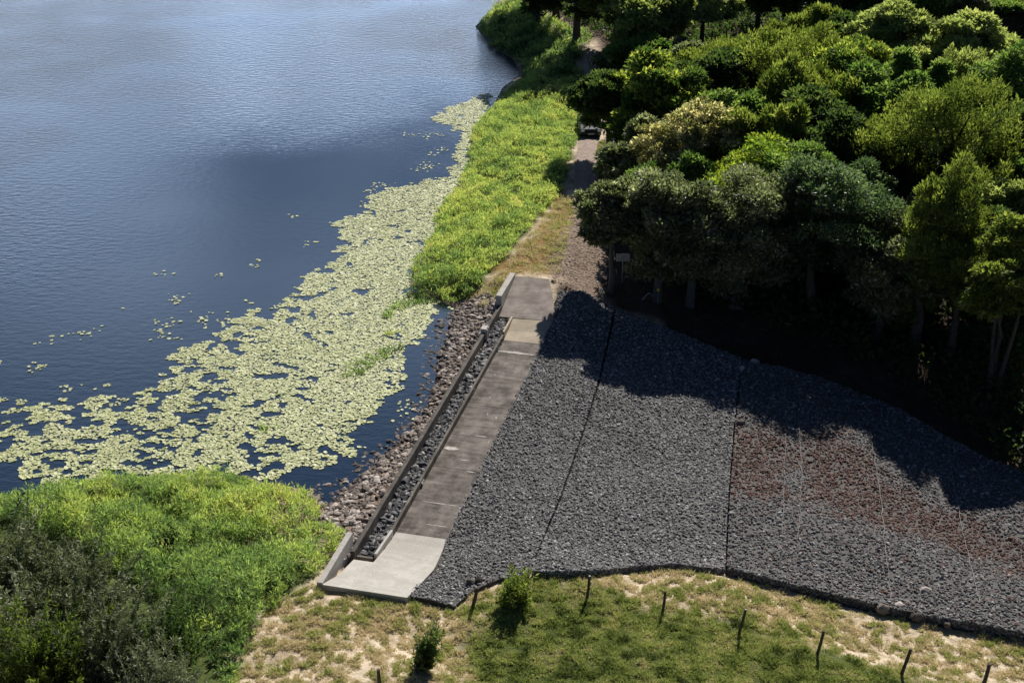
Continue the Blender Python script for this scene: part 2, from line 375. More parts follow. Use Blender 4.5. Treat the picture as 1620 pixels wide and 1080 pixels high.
# ------------------------------------------------------------------ stones
_ph = (1 + 5 ** .5) / 2
ICO_V = np.array([(-1, _ph, 0), (1, _ph, 0), (-1, -_ph, 0), (1, -_ph, 0), (0, -1, _ph), (0, 1, _ph), (0, -1, -_ph), (0, 1, -_ph), (_ph, 0, -1), (_ph, 0, 1), (-_ph, 0, -1), (-_ph, 0, 1)]) / math.hypot(1, _ph)
ICO_F = np.array([(0, 11, 5), (0, 5, 1), (0, 1, 7), (0, 7, 10), (0, 10, 11), (1, 5, 9), (5, 11, 4), (11, 10, 2), (10, 7, 6), (7, 1, 8), (3, 9, 4), (3, 4, 2), (3, 2, 6), (3, 6, 8), (3, 8, 9), (4, 9, 5), (2, 4, 11), (6, 2, 10), (8, 6, 7), (9, 8, 1)])
def rot_rand(n, r):
    q = r.normal(size=(n, 4)); q /= np.linalg.norm(q, axis=1)[:, None]; a, b, c, d = q.T
    return np.stack([np.stack([1 - 2 * (c * c + d * d), 2 * (b * c - a * d), 2 * (b * d + a * c)], -1),
                     np.stack([2 * (b * c + a * d), 1 - 2 * (b * b + d * d), 2 * (c * d - a * b)], -1),
                     np.stack([2 * (b * d - a * c), 2 * (c * d + a * b), 1 - 2 * (b * b + c * c)], -1)], 1)
def rocks(P, size, r, flat=.65):
    n = len(P)
    V = ICO_V[None] * (1 + r.uniform(-.28, .28, (n, 12, 1))) * r.uniform(.6, 1.25, (n, 1, 3))
    V = np.einsum('nij,nkj->nki', rot_rand(n, r), V) * size[:, None, None]
    V[:, :, 2] *= flat
    V = V + P[:, None]
    F = (ICO_F[None] + 12 * np.arange(n)[:, None, None]).reshape(-1, 3)
    return V.reshape(-1, 3), F

# ------------------------------------------------------------------ spillway (local X across to the right, local Y along the crest)
def concrete(name, base, stain, amount, joints=()):
    m, N, L, b = newmat(name)
    t = N.new('ShaderNodeTexCoord'); P = t.outputs['Object']
    n1 = noise(N, L, P, .9, 6, .65)
    mp = N.new('ShaderNodeMapping'); mp.inputs['Scale'].default_value = (.35, 1.9, 1); L.new(P, mp.inputs[0])
    n2 = noise(N, L, mp.outputs[0], 1.6, 6, .7); n3 = noise(N, L, P, 14, 4, .7)
    mp2 = N.new('ShaderNodeMapping'); mp2.inputs['Scale'].default_value = (1.3, .8, 1); L.new(P, mp2.inputs[0])
    n4 = noise(N, L, mp2.outputs[0], 1.2, 4, .6)
    r = ramp(N, [(.5 - amount * .5, base), (.5 + amount * .35, stain)]); 
    av = N.new('ShaderNodeMath'); av.operation = 'ADD'; L.new(n1.outputs['Fac'], av.inputs[0]); L.new(n2.outputs['Fac'], av.inputs[1])
    av2 = N.new('ShaderNodeMath'); av2.operation = 'ADD'; L.new(av.outputs[0], av2.inputs[0]); L.new(n4.outputs['Fac'], av2.inputs[1])
    dv = N.new('ShaderNodeMath'); dv.operation = 'DIVIDE'; L.new(av2.outputs[0], dv.inputs[0]); dv.inputs[1].default_value = 3
    ct = N.new('ShaderNodeMapRange'); ct.inputs['From Min'].default_value = .40; ct.inputs['From Max'].default_value = .60; L.new(dv.outputs[0], ct.inputs[0])
    L.new(ct.outputs[0], r.inputs[0])
    q = ramp(N, [(.3, (.8, .8, .8)), (.7, (1.15, 1.15, 1.15))]); L.new(n3.outputs['Fac'], q.inputs[0])
    c = mixc(N, L, 1.0, r.outputs[0], q.outputs[0], 'MULTIPLY')
    L.new(c, b.inputs['Base Color']); b.inputs['Roughness'].default_value = .85; b.inputs['Specular IOR Level'].default_value = .2
    bump(N, L, b, n3.outputs['Fac'], .25, .02)
    return m
C_NEW = concrete('pale_concrete', (.43, .41, .38), (.34, .318, .285), 1)
C_DARK = concrete('stained_concrete', (.205, .18, .16), (.058, .048, .042), 1)
C_CREAM = concrete('cream_concrete', (.42, .36, .28), (.33, .275, .205), 1)
C_RAMP = concrete('streaked_concrete', (.32, .28, .25), (.17, .14, .125), 1)
C_WALL = concrete('weathered_wall_concrete', (.135, .12, .106), (.055, .048, .043), 1)
C_LIP = concrete('weathered_kerb_concrete', (.17, .15, .125), (.08, .07, .06), 1)
C_MARK = plain('lime_crust', (.36, .34, .31), .9, nscale=3, namp=.4)

SP = empty('spillway', (A0[0], A0[1], 0), -math.atan2(AX[0], AX[1]))
tag(SP, 'long concrete spillway with low crest wall, rock filled trough and stained apron', 'spillway')
def slab(name, mat, rows, th=.35, bevel=.012):
    """rows: (u, vL, vR, zL, zR) stations along the crest; a solid slab below that surface"""
    b = MB(); V = []; n = len(rows)
    for (u, a, c, z1, z2) in rows: V += [(a, u, z1), (c, u, z2), (c, u, z2 - th), (a, u, z1 - th)]
    F = []
    for k in range(n - 1):
        o = 4 * k
        F += [(o, o + 1, o + 5, o + 4), (o + 1, o + 2, o + 6, o + 5), (o + 2, o + 3, o + 7, o + 6), (o + 3, o, o + 4, o + 7)]
    F += [(3, 2, 1, 0), (4 * n - 4, 4 * n - 3, 4 * n - 2, 4 * n - 1)]
    b.add(V, F); return b.build(name, mat, SP, bevel=bevel)
slab('ramp_slab', C_NEW, [(-5.75, -1.2, 2.55, 1.48, 1.48), (-4.6, -.9, 2.64, 1.2, 1.2), (-3.6, -.9, 2.7, .94, .95), (-2.78, -.9, 2.74, .72, .74)])
slab('ramp_slab', C_NEW, [(-2.775, .004, 2.74, .715, .735), (-2.2, .004, 2.7, .58, .58), (-1.2, .004, 2.6, .37, .37), (-.4, .004, 2.52, .25, .25), (.36, .004, 2.47, .205, .205)])
J = [.37, 3.1, 6.3, 9.6, 12.9, 16.2, 19.45, 21.1]
for a, c in zip(J[:-1], J[1:]):
    slab('apron_slab', C_DARK, [(a + .008, .004, 2.46, .2, .2), (c - .008, .004, 2.43, .2, .2)])
slab('apron_slab', C_CREAM, [(21.11, .004, 2.42, .2, .2), (22.3, .004, 2.5, .3, .34), (23.55, .004, 2.55, .55, .62)])
slab('ramp_slab', C_RAMP, [(23.56, -.9, 2.55, .56, .63), (24.8, -.9, 2.4, .8, .9), (26.4, -.9, 1.9, 1.15, 1.2), (28.0, -.9, 1.35, 1.46, 1.46)])
# crest wall on the lake side, the kerb between trough and apron
b = MB(); b.box(-1.11, -.905, -2.6, 20.25, -.6, 1.0); b.build('crest_wall', C_WALL, SP, bevel=.015)
b = MB(); b.box(-1.11, -.905, 20.85, 24.4, -.6, 1.0); b.build('crest_wall', C_WALL, SP, bevel=.015)
b = MB(); b.box(-.125, 0, .0, 21.3, -.3, .55); b.build('trough_kerb', C_LIP, SP, bevel=.015)
b = MB(); b.box(-.125, 0, 21.31, 23.54, -.3, .66); b.build('trough_kerb', C_CREAM, SP, bevel=.015)
b = MB(); b.prism([(-2.28, -.3), (-.01, -.3), (-.01, .56), (-2.28, .80)], -.125, 0); b.build('trough_kerb', C_NEW, SP, bevel=.015)
b = MB(); b.box(-.9, -.17, -2.42, -2.285, -.3, .62); b.build('trough_kerb', C_LIP, SP, bevel=.015)
for u in (5.0, 12.6):
    b = MB(); b.box(-.9, -.17, u, u + .14, -.3, .42); b.build('baffle', C_WALL, SP, bevel=.01)
# pale wing walls at both ends, and the little gauge pier standing in the crest wall
b = MB(); b.prism([(-5.75, .7), (-2.05, .1), (-2.05, 1.62), (-5.75, 1.56)], -1.42, -1.155); b.build('wing_wall', C_NEW, SP, bevel=.02)
b = MB(); b.prism([(24.35, .2), (28.1, .6), (28.1, 1.62), (24.35, 1.62)], -1.3, -.93); b.build('wing_wall', C_NEW, SP, bevel=.02)
b = MB(); b.box(-1.22, -.86, 20.26, 20.84, -.4, 1.22); b.box(-.855, -.80, 20.3, 20.46, .0, 1.16); b.box(-.855, -.80, 20.64, 20.8, .0, 1.16); b.build('gauge_pier', C_NEW, SP, bevel=.02)
# lime crust lines and splashes lying on the apron
def blot(u, v, du, dv, seed, z=.2035):
    r = np.random.default_rng(seed); n = 18; t = np.linspace(0, 2 * math.pi, n, endpoint=False); q = 1 + r.uniform(-.35, .25, n)
    V = np.concatenate([np.stack([v + dv * q * np.cos(t), u + du * q * np.sin(t), np.full(n, z + .004)], -1), np.stack([v + dv * q * np.cos(t), u + du * q * np.sin(t), np.full(n, z - .02)], -1)])
    b = MB(); b.add(V, [tuple(range(n))] + [(i, n + i, n + (i + 1) % n, (i + 1) % n) for i in range(n)]); b.build('lime_stain', C_MARK, SP)
for k, (u, v, du, dv) in enumerate([(19.6, 1.2, .11, 1.1), (8.15, .42, .18, .42), (3.1, 1.3, .035, 1.0), (12.1, 1.35, .1, .04), (11.8, 1.9, .07, .05), (9.7, 1.55, .05, .35), (9.2, 2.15, .16, .03), (7.2, 1.4, .04, .22), (13.9, 1.0, .08, .04), (16.6, .6, .05, .06), (6.2, 2.0, .05, .2), (1.3, 1.7, .04, .6)]):
    blot(u, v, du, dv, k)

# rubble: dark rock in the trough, pinkish rip-rap on the lake bank
def scatter_uv(n, u0, u1, v0, v1, r): return r.uniform(u0, u1, n), r.uniform(v0, v1, n)
r = np.random.default_rng(21)
ROCK_DARK = tint_mat('dark_trough_rock', [(0, (.028, .028, .032)), (.5, (.10, .10, .105)), (.8, (.30, .285, .28)), (1, (.55, .5, .47))], .75, .3, 9)
ROCK_PINK = tint_mat('weathered_bank_rock', [(0, (.08, .066, .056)), (.5, (.235, .195, .172)), (.8, (.43, .375, .335)), (1, (.6, .55, .51))], .9, .2, 7)
GREY_STONE = tint_mat('grey_quarry_stone', [(0, (.065, .063, .063)), (.4, (.14, .136, .135)), (.75, (.34, .333, .33)), (.9, (.60, .59, .57)), (.93, (.075, .045, .037)), (1, (.165, .095, .078))], .8, .25, 8)
u, v = scatter_uv(2600, -2.2, 23.4, -.87, -.16, r); u2, v2 = scatter_uv(500, -2.2, 23.4, -.86, -.2, r)
P = np.stack([A0[0] + u * AX[0] + v * RT[0], A0[1] + u * AX[1] + v * RT[1], .33 + r.uniform(-.09, .10, len(u)) + .06 * vnoise(u, v, 1.0)], -1)
V, F = rocks(P, r.uniform(.09, .16, len(P)) * r.choice([1, 1, 1.5], len(P)), r, .85)
bed = MB(); C = [fromUV(-2.28, -.9), fromUV(-2.28, -.17), fromUV(23.55, -.17), fromUV(23.55, -.9)]
Vb = np.array([[c[0], c[1], .17] for c in C])
tint = np.repeat(np.clip(r.beta(1.3, 2.2, len(P)), 0, 1), 12)
o = mesh_obj('rock_fill', np.concatenate([V, Vb]), [F, np.array([[0, 1, 2, 3]]) + len(V)], ROCK_DARK, attrs={'tint': np.concatenate([tint, np.zeros(4)])})
tag(o, 'dark broken rock filling the trough behind the spillway wall', 'rock fill', kind='stuff')

n = 9000; u, v = scatter_uv(n, -4.0, 26.5, -7.5, -1.2, r)
X = A0[0] + u * AX[0] + v * RT[0]; Y = A0[1] + u * AX[1] + v * RT[1]; Z = h(X, Y); s = -sdist(X, Y, LAKE)
keep = (s > -1.2 + .9 * r.random(n)) & (v > -1.2 - np.interp(u, [-4, 0, 4, 10, 24, 26.5], [3.2, 4.2, 4.2, 3.8, 3.6, 2.2])) & ~inpoly(X, Y, wpoly(REED_NEAR, .5)) & ~inpoly(X, Y, wpoly(REED_FAR, .5))
Zs = np.where(s < 0, -.06 + r.uniform(-.06, .05, n), Z + r.uniform(-.04, .08, n))
P = np.stack([X, Y, Zs], -1)[keep]; V, F = rocks(P, r.uniform(.06, .15, len(P)) * r.choice([1, 1, 1.6], len(P)), r, .6)
o = mesh_obj('riprap', V, F, ROCK_PINK, attrs={'tint': np.repeat(np.clip(r.beta(1.7, 1.8, len(P)) - .25 * (s[keep] < .35), 0, 1), 12)})
tag(o, 'pinkish brown broken rubble lining the bank between lake and crest wall', 'rip-rap', kind='stuff')
n = 2600
q = r.random((n, 2)); X0, Y0 = GRAVEL.min(0); X1, Y1 = GRAVEL.max(0); X = X0 + q[:, 0] * (X1 - X0); Y = Y0 + q[:, 1] * (Y1 - Y0)
k = inpoly(X, Y, GRAVEL); X = X[k]; Y = Y[k]; uu, vv = toUV(X, Y); k = ~((vv < 2.6) & (vv > -1.3) & (uu < 28.2)); X = X[k]; Y = Y[k]
P = np.stack([X, Y, h(X, Y)], -1); V, F = rocks(P, r.uniform(.04, .10, len(P)), r, .6); ROCK_BROWN = tint_mat('brown_track_stone', [(0, (.14, .095, .07)), (.5, (.27, .205, .165)), (1, (.42, .34, .29))], .9, .2, 7)
tag(mesh_obj('loose_gravel', V, F, ROCK_BROWN, attrs={'tint': np.repeat(r.uniform(.35, 1, len(P)), 12)}), 'pinkish loose stone spread beside the far ramp of the spillway', 'gravel', kind='stuff')

# ------------------------------------------------------------------ rock mattresses (wire-bound stone panels)
def resamp(pts, n):
    p = np.array(pts, float); d = np.concatenate([[0], np.cumsum(np.hypot(*np.diff(p, axis=0).T))]); t = np.linspace(0, d[-1], n)
    return np.stack([np.interp(t, d, p[:, 0]), np.interp(t, d, p[:, 1])], -1)
WIRE = plain('galvanised_wire', (.24, .235, .23), .7)
RED1 = wpoly([(1156, 672), (1240, 690), (1236, 800), (1150, 806)], -.6); RED2 = wpoly([(1278, 696), (1345, 690), (1400, 765), (1500, 812), (1620, 850), (1640, 915), (1500, 872), (1400, 842), (1280, 812)], -.9)
def mattress(name, label, left, right, near, far, thick, dens, size, rcol, seed, edge=.0, wires=()):
    r = np.random.default_rng(seed); n, m = 90, 60
    g = lambda pts, k: ground(*resamp(pts, k).T)[:, :2]
    Lf = g(left, n); Rt_ = g(right, n); Nr = g(near, m); Fr = g(far, m)
    Lf[0] = Nr[0]; Lf[-1] = Fr[0]; Rt_[0] = Nr[-1]; Rt_[-1] = Fr[-1]
    S, T = np.meshgrid(np.linspace(0, 1, m), np.linspace(0, 1, n)); S = S[..., None]; T = T[..., None]
    G = (1 - S) * Lf[:, None] + S * Rt_[:, None] + (1 - T) * Nr[None] + T * Fr[None] - ((1 - S) * (1 - T) * Nr[0] + S * (1 - T) * Nr[-1] + (1 - S) * T * Fr[0] + S * T * Fr[-1])
    th = thick + edge * sstep(.25, 0, T[..., 0]) + .28 * np.exp(-((T[..., 0] - .955) / .03) ** 2)
    hz = h(G[..., 0], G[..., 1])
    for _ in range(3):
        p = np.pad(hz, 1, mode='edge'); hz = (p[:-2, 1:-1] + p[2:, 1:-1] + p[1:-1, :-2] + p[1:-1, 2:] + 2 * hz) / 6
    uu, vv = toUV(G[..., 0], G[..., 1])
    apron = np.interp(uu, [-6, -5.7, -2.6, .4, 21, 24, 28], [1.42, 1.42, .68, .16, .16, .68, 1.4])
    wgt = sstep(4.5, 2.4, vv) * (uu < 28.5)
    Z = (hz + th) * (1 - wgt) + apron * wgt
    Z = Z + .05 * (fnoise(G[..., 0], G[..., 1], 1.6) - .5)
    V = np.concatenate([G, Z[..., None]], -1); i = np.arange(n * m).reshape(n, m)
    Fq = np.stack([i[:-1, :-1], i[:-1, 1:], i[1:, 1:], i[1:, :-1]], -1).reshape(-1, 4)
    loop = np.concatenate([i[0, :], i[1:, -1], i[-1, -2::-1], i[-2:0:-1, 0]])
    Vl = V.reshape(-1, 3)[loop].copy(); Vl[:, 2] -= .75; k = len(loop); o0 = n * m
    Fs = np.stack([loop, o0 + np.arange(k), o0 + (np.arange(k) + 1) % k, np.roll(loop, -1)], -1)
    Vall = np.concatenate([V.reshape(-1, 3), Vl])
    # stones: spread by area over the panel, plus a packed face down the near edge
    e1 = np.diff(G, axis=1)[:-1]; e2 = np.diff(G, axis=0)[:, :-1]; ar = np.abs(e1[..., 0] * e2[..., 1] - e1[..., 1] * e2[..., 0]).ravel()
    cnt = int(ar.sum() * dens); c = r.choice(len(ar), cnt, p=ar / ar.sum()); jr, jc = c // (m - 1), c % (m - 1); a = r.random(cnt)[:, None]; bb = r.random(cnt)[:, None]
    P = V[jr, jc] * (1 - a) * (1 - bb) + V[jr, jc + 1] * a * (1 - bb) + V[jr + 1, jc] * (1 - a) * bb + V[jr + 1, jc + 1] * a * bb
    P[:, 2] += r.uniform(-.06, .045, cnt)
    sz = r.uniform(.5, 1.0, cnt) * size * r.choice([1, 1, 1.3, 1.6], cnt)
    ne = int(edge > .05) * 1400
    if ne:
        q = r.integers(0, m - 1, ne); f = r.random(ne)[:, None]; E = V[0, q] * (1 - f) + V[0, q + 1] * f; E[:, 2] -= r.uniform(0, .4, ne); P = np.concatenate([P, E]); sz = np.concatenate([sz, r.uniform(.6, 1.2, ne) * size])
    Vr, Fr_ = rocks(P, sz, r, .75)
    tn = rcol(P, r)
    tint = np.concatenate([np.full(len(Vall), .0), np.repeat(tn, 12)])
    root = mesh_obj(name, np.concatenate([Vall, Vr]), [Fq, Fs, Fr_ + len(Vall)], GREY_STONE, attrs={'tint': tint})
    tag(root, label, 'rock mattress', 'rock mattress panels below the spillway apron')
    for (pts, rad) in wires:
        q = ground(*resamp(pts, 40).T); q[:, 0] += r.normal(0, .03, 40)
        # lie on top of the panel
        d = ((V.reshape(-1, 3)[None, :, :2] - q[:, None, :2]) ** 2).sum(-1).argmin(1); q[:, 2] = V.reshape(-1, 3)[d, 2] + .07
        b = MB(); b.tube(q, rad, 5); b.build('wire_seam', WIRE, root)
    return root
def grey(P, r): return np.clip(r.beta(2.2, 2.2, len(P)) * .86 + .08 * (fnoise(P[:, 0], P[:, 1], 2.5) - .5), 0, .88)
def mixed(P, r):
    t = np.clip(r.beta(1.9, 2.6, len(P)) * .8, 0, .88); X, Y = P[:, 0], P[:, 1]
    d = np.maximum(sdist(X, Y, RED1), sdist(X, Y, RED2)) + (fnoise(X, Y, 1.4) - .5) * 2.4
    red = r.random(len(P)) < .93 * sstep(-1.1, .5, d) + .10
    return np.where(red, r.uniform(.93, 1, len(P)), t)
SEAM1 = [(838, 912), (848, 880), (885, 790), (915, 705), (945, 610), (972, 492)]; SEAM1B = [(842, 912), (852, 880), (890, 790), (919, 705), (949, 610), (976, 493)]
SEAM2 = [(1146, 908), (1152, 780), (1160, 680), (1172, 572)]; SEAM2B = [(1149, 908), (1155, 780), (1163, 680), (1175, 573)]
mattress('rock_mattress', 'grey rock mattress panel between the concrete apron and the dark diagonal seam', [(646, 948), (688, 905), (709, 855), (846, 575), (878, 507), (882, 468)], SEAM1,
         [(646, 948), (690, 958), (718, 964), (748, 938), (790, 920), (838, 912)], [(882, 468), (925, 468), (972, 492)], .17, 150, .062, grey, 1)
mattress('rock_mattress', 'middle grey rock mattress panel, between dark diagonal seam and rusty stained panel', SEAM1B, SEAM2,
         [(842, 912), (929, 911), (1062, 899), (1146, 908)], [(976, 493), (1060, 526), (1172, 572)], .2, 150, .062, grey, 2, edge=.12)
mattress('rock_mattress', 'rusty brown stained rock mattress with pale wire seams, below the trees', SEAM2B, [(1720, 1040), (1740, 920), (1760, 800)],
         [(1149, 908), (1195, 921), (1290, 944), (1390, 969), (1470, 986), (1560, 1001), (1720, 1035)], [(1175, 573), (1300, 602), (1420, 652), (1560, 732), (1760, 805)], .2, 125, .068, mixed, 3, edge=.22,
         wires=[([(1262, 660), (1268, 760), (1262, 860)], .011), ([(1243, 690), (1240, 770), (1236, 850)], .01), ([(1376, 690), (1393, 800), (1408, 962)], .013), ([(1500, 730), (1522, 850), (1548, 960)], .012), ([(1450, 860), (1465, 920), (1472, 950)], .008)])

# ------------------------------------------------------------------ single boulders lying about
def boulder(px, py, size, tint, label, seed, flat=.8, mat=None):
    r = np.random.default_rng(seed); p = ground(px, py)
    V = ICO_V.copy(); F = ICO_F.copy()
    mid = {}; V = list(V); F2 = []
    for (a, b_, c) in F:                              # one subdivision, then rough it up
        def mp_(i, j):
            k = (min(i, j), max(i, j))
            if k not in mid: q = (np.array(V[i]) + np.array(V[j])) / 2; V.append(q / np.linalg.norm(q)); mid[k] = len(V) - 1
            return mid[k]
        ab, bc, ca = mp_(a, b_), mp_(b_, c), mp_(c, a); F2 += [(a, ab, ca), (b_, bc, ab), (c, ca, bc), (ab, bc, ca)]
    V = np.array(V) * (1 + r.uniform(-.16, .16, (len(V), 1))) * r.uniform(.75, 1.2, 3) * size; V[:, 2] *= flat
    o = mesh_obj('boulder', V, np.array(F2), mat or ROCK_PINK, attrs={'tint': np.clip(tint + r.uniform(-.1, .1, len(V)), 0, 1)}, loc=(p[0], p[1], p[2] + size * .3 + (.24 if py < 600 else .2)))
    tag(o, label, 'boulder', 'loose boulders on and beside the rock mattresses')
for k, a in enumerate([(1173, 592, .27, .72, 'pale boulder at the corner of the panels, lower left of the shaded pair'),
                       (1193, 580, .24, .68, 'pale boulder on the shaded panel, upper right of the shaded pair'),
                       (1171, 676, .24, .0, 'small black boulder at the top of the rusty stain'),
                       (1462, 944, .32, .7, 'brown boulder with a pale top sitting alone on the rock mattress'),
                       (1395, 971, .27, .35, 'dark angular boulder at the end of the raised mattress edge'),
                       (1421, 969, .30, .85, 'light brown boulder just right of the raised mattress edge'),
                       (1434, 966, .26, .2, 'dark tilted slab of rock beside the light brown boulder'),
                       (1449, 984, .25, .1, 'dark boulder with a pale facet lying in the dry grass'),
                       (1456, 975, .14, .1, 'small dark stone between mattress edge and dry grass'),
                       (1497, 996, .18, .0, 'small reddish black boulder alone in the dry grass'),
                       (744, 927, .15, .1, 'small brown stone near the leaning fence post'),
                       (758, 924, .17, .0, 'dark brown stone by the gravel edge left of the green bush')]):
    boulder(a[0], a[1], a[2], a[3], a[4], 50 + k)

# ------------------------------------------------------------------ fence posts along the pasture
POST_M = plain('grey_weathered_timber', (.075, .06, .048), .9, nscale=14, namp=.4)
CAP_M = plain('pale_post_top', (.30, .28, .25), .9)
def post(px, py, ht, rad, lean, label, cap):
    p = ground(px, py); root = empty('fence_post', p); tag(root, label, 'fence post', 'timber fence posts along the pasture edge')
    b = MB(); top = Vector((lean, .02, ht)); mid = Vector((lean * .35 + .02, 0, ht * .5))
    b.tube([(0, 0, -.3), (0, 0, .1), mid, top], [rad * 1.1, rad * 1.08, rad, rad * .92], 9); b.build('shaft', POST_M, root)
    if cap:
        b = MB(); b.tube([top, top + Vector((lean * .02, 0, .035))], [rad * .95, rad * .8], 9); b.build('sawn_top', CAP_M, root)
for a in [(748, 962, 1.05, .075, .22, 'thick dark fence post leaning right at the end of the gravel', 0),
          (929, 946, 1.1, .06, .07, 'fence post with a pale top in a dark ring of grass, beyond the bush', 1),
          (1048, 971, 1.15, .06, .06, 'fence post casting a clear shadow, second right of the green bush', 0),
          (1169, 1004, 1.25, .06, .18, 'fence post with pale sawn top, third right of the green bush', 1),
          (1293, 1036, 1.2, .06, .14, 'fence post in short green grass below the raised mattress edge', 0),
          (1426, 1068, 1.3, .065, .2, 'crooked fence post near the small reddish black boulder', 0),
          (1553, 1092, 1.3, .075, .1, 'thick fence post in the lower right corner of the pasture', 0),
          (600, 1092, 1.0, .07, .0, 'short fence post in the dry grass at the bottom of the slope', 0)]:
    post(*a)

# ------------------------------------------------------------------ sign, stakes and markers in the shade of the trees
SIGN_W = plain('sign_panel_grey_white', (.36, .36, .35), .5); STEEL = plain('dull_steel', (.32, .33, .34), .45, .6)
p = ground(984, 446); root = empty('notice_sign', p); tag(root, 'two grey white notice panels side by side on one thin post under the trees', 'sign')
b = MB(); b.tube([(0, 0, -.2), (0, 0, 2.05)], .03, 8); b.build('post', STEEL, root)
for s in (-1, 1):
    b = MB(); b.box(s * .24 - .21, s * .24 + .21, -.035, -.012, 1.5, 2.05); b.build('sign_panel', SIGN_W, root, bevel=.006)
STAKE = plain('pale_timber_stake', (.5, .47, .43), .9)
p = ground(954, 476); root = empty('marker_stake', p); tag(root, 'short pale stake leaning at the top corner of the shaded rock mattress', 'stake')
b = MB(); b.tube([(0, 0, -.15), (-.03, 0, .4), (-.07, 0, .8)], [.05, .045, .04], 8); b.build('shaft', STAKE, root)
b = MB(); b.tube([(-.07, 0, .8), (-.072, 0, .83)], [.041, .03], 8); b.build('pointed_top', STAKE, root)
YEL = plain('yellow_reflector', (.6, .45, .05), .4)
p = ground(1040, 482); root = empty('marker_post', p); tag(root, 'thin marker post with a yellow reflector head below the dark trees', 'marker post')
b = MB(); b.tube([(0, 0, -.15), (0, 0, 1.0)], .025, 7); b.build('post', STEEL, root)
b = MB(); b.tube([(0, -.04, 1.06), (0, .02, 1.06)], .10, 12); b.build('reflector', YEL, root)
DEADW = plain('bleached_dead_wood', (.42, .40, .37), .9)
p = ground(1016, 475); root = empty('dead_branch', p); tag(root, 'pale dead branch propped in a bent A shape against the dark tree trunk', 'branch')
b = MB(); b.tube([(0, 0, .02), (.2, .05, .28), (.42, .05, .5)], [.035, .03, .028], 6); b.build('bough', DEADW, root)
b = MB(); b.tube([(.42, .05, .5), (.75, -.05, .28), (1.1, -.15, .02)], [.026, .02, .014], 6); b.build('side_branch', DEADW, root)
p = ground(691, 1004); root = empty('dead_sapling', p); tag(root, 'bare bleached sapling standing behind the dark leaning bush', 'sapling')
b = MB(); b.tube([(0, 0, -.1), (-.02, 0, .4), (.03, .02, .85)], [.03, .025, .012], 6); b.build('stem', DEADW, root)
for (z0, x1, y1, z1) in [(.35, -.28, .05, .62), (.5, .16, -.05, .8), (.2, -.22, -.1, .4)]:
    b = MB(); b.tube([(0, 0, z0), (x1 * .5, y1, (z0 + z1) / 2 - .02), (x1, y1 * 1.5, z1)], [.016, .012, .006], 5); b.build('twig', DEADW, root)

# ------------------------------------------------------------------ cars parked under the trees by the track
GLASS = plain('dark_car_glass', (.02, .024, .028), .08, spec=.6); TYRE = plain('tyre_rubber', (.02, .02, .02), .9); RIM = plain('alloy_rim', (.35, .35, .36), .35, .7)
LAMP = plain('headlight_glass', (.55, .57, .6), .15, spec=.6); PLASTIC = plain('black_grille_plastic', (.02, .02, .022), .6); PLATE = plain('number_plate_blank', (.5, .5, .46), .5)
def car(px, py, rz, paint, label):
    p = ground(px, py); root = empty('parked_car', (p[0], p[1], p[2] + .03), rz); tag(root, label, 'car', 'cars parked under the trees')
    W = .9
    def shell(prof, x0, name, mat, inset, bev):
        b = MB(); n = len(prof); V = []
        for sx, q in ((-1, 1), (1, 1)):
            for (y, z, t) in prof: V.append((sx * (x0 - inset * t), y, z))
        F = [(i, (i + 1) % n, n + (i + 1) % n, n + i) for i in range(n)] + [tuple(range(n))[::-1], tuple(range(n, 2 * n))]
        b.add(V, F); return b.build(name, mat, root, bevel=bev)
    # nose towards -y
    shell([(-2.2, .35, 0), (-2.25, .6, 0), (-2.15, .86, .3), (-1.1, 1.02, .3), (1.7, 1.06, .3), (2.15, .98, .3), (2.2, .5, 0), (2.1, .3, 0), (-2.1, .28, 0)], W, 'body', paint, .12, .05)
    shell([(-1.12, 1.015, 0), (-.45, 1.5, 1), (.9, 1.54, 1), (1.72, 1.06, 0)], W - .08, 'cabin_glass', GLASS, .16, .03)
    shell([(-.48, 1.495, 0), (-.38, 1.545, .3), (.85, 1.585, .3), (1.0, 1.5, 0)], W - .2, 'roof', paint, .08, .03)
    b = MB(); b.box(-.62, .62, -2.285, -2.22, .38, .64); b.build('grille', PLASTIC, root, bevel=.02)
    b = MB(); b.box(-.27, .27, -2.305, -2.288, .42, .54); b.build('number_plate', PLATE, root)
    for s in (-1, 1):
        b = MB(); b.box(s * .72 - .15, s * .72 + .15, -2.26, -2.1, .66, .80); b.build('headlight', LAMP, root, bevel=.02)
        b = MB(); b.box(s * .97 - .09, s * .97 + .09, -.95, -.82, 1.0, 1.12); b.build('wing_mirror', paint, root, bevel=.02)
        for y in (-1.35, 1.35):
            b = MB(); b.tube([(s * .70, y, .33), (s * .91, y, .33)], .33, 18); wh = b.build('wheel', TYRE, root)
            b = MB(); b.tube([(s * .905, y, .33), (s * .925, y, .33)], .2, 14); b.build('rim', RIM, wh)
car(931, 209, .04, plain('dark_car_paint', (.03, .033, .04), .25, spec=.5), 'dark car parked across the track under overhanging branches, front to camera')
car(985, 246, -.12, plain('pale_blue_car_paint', (.34, .42, .5), .25, spec=.5), 'pale blue car almost hidden behind bushes right of the track')

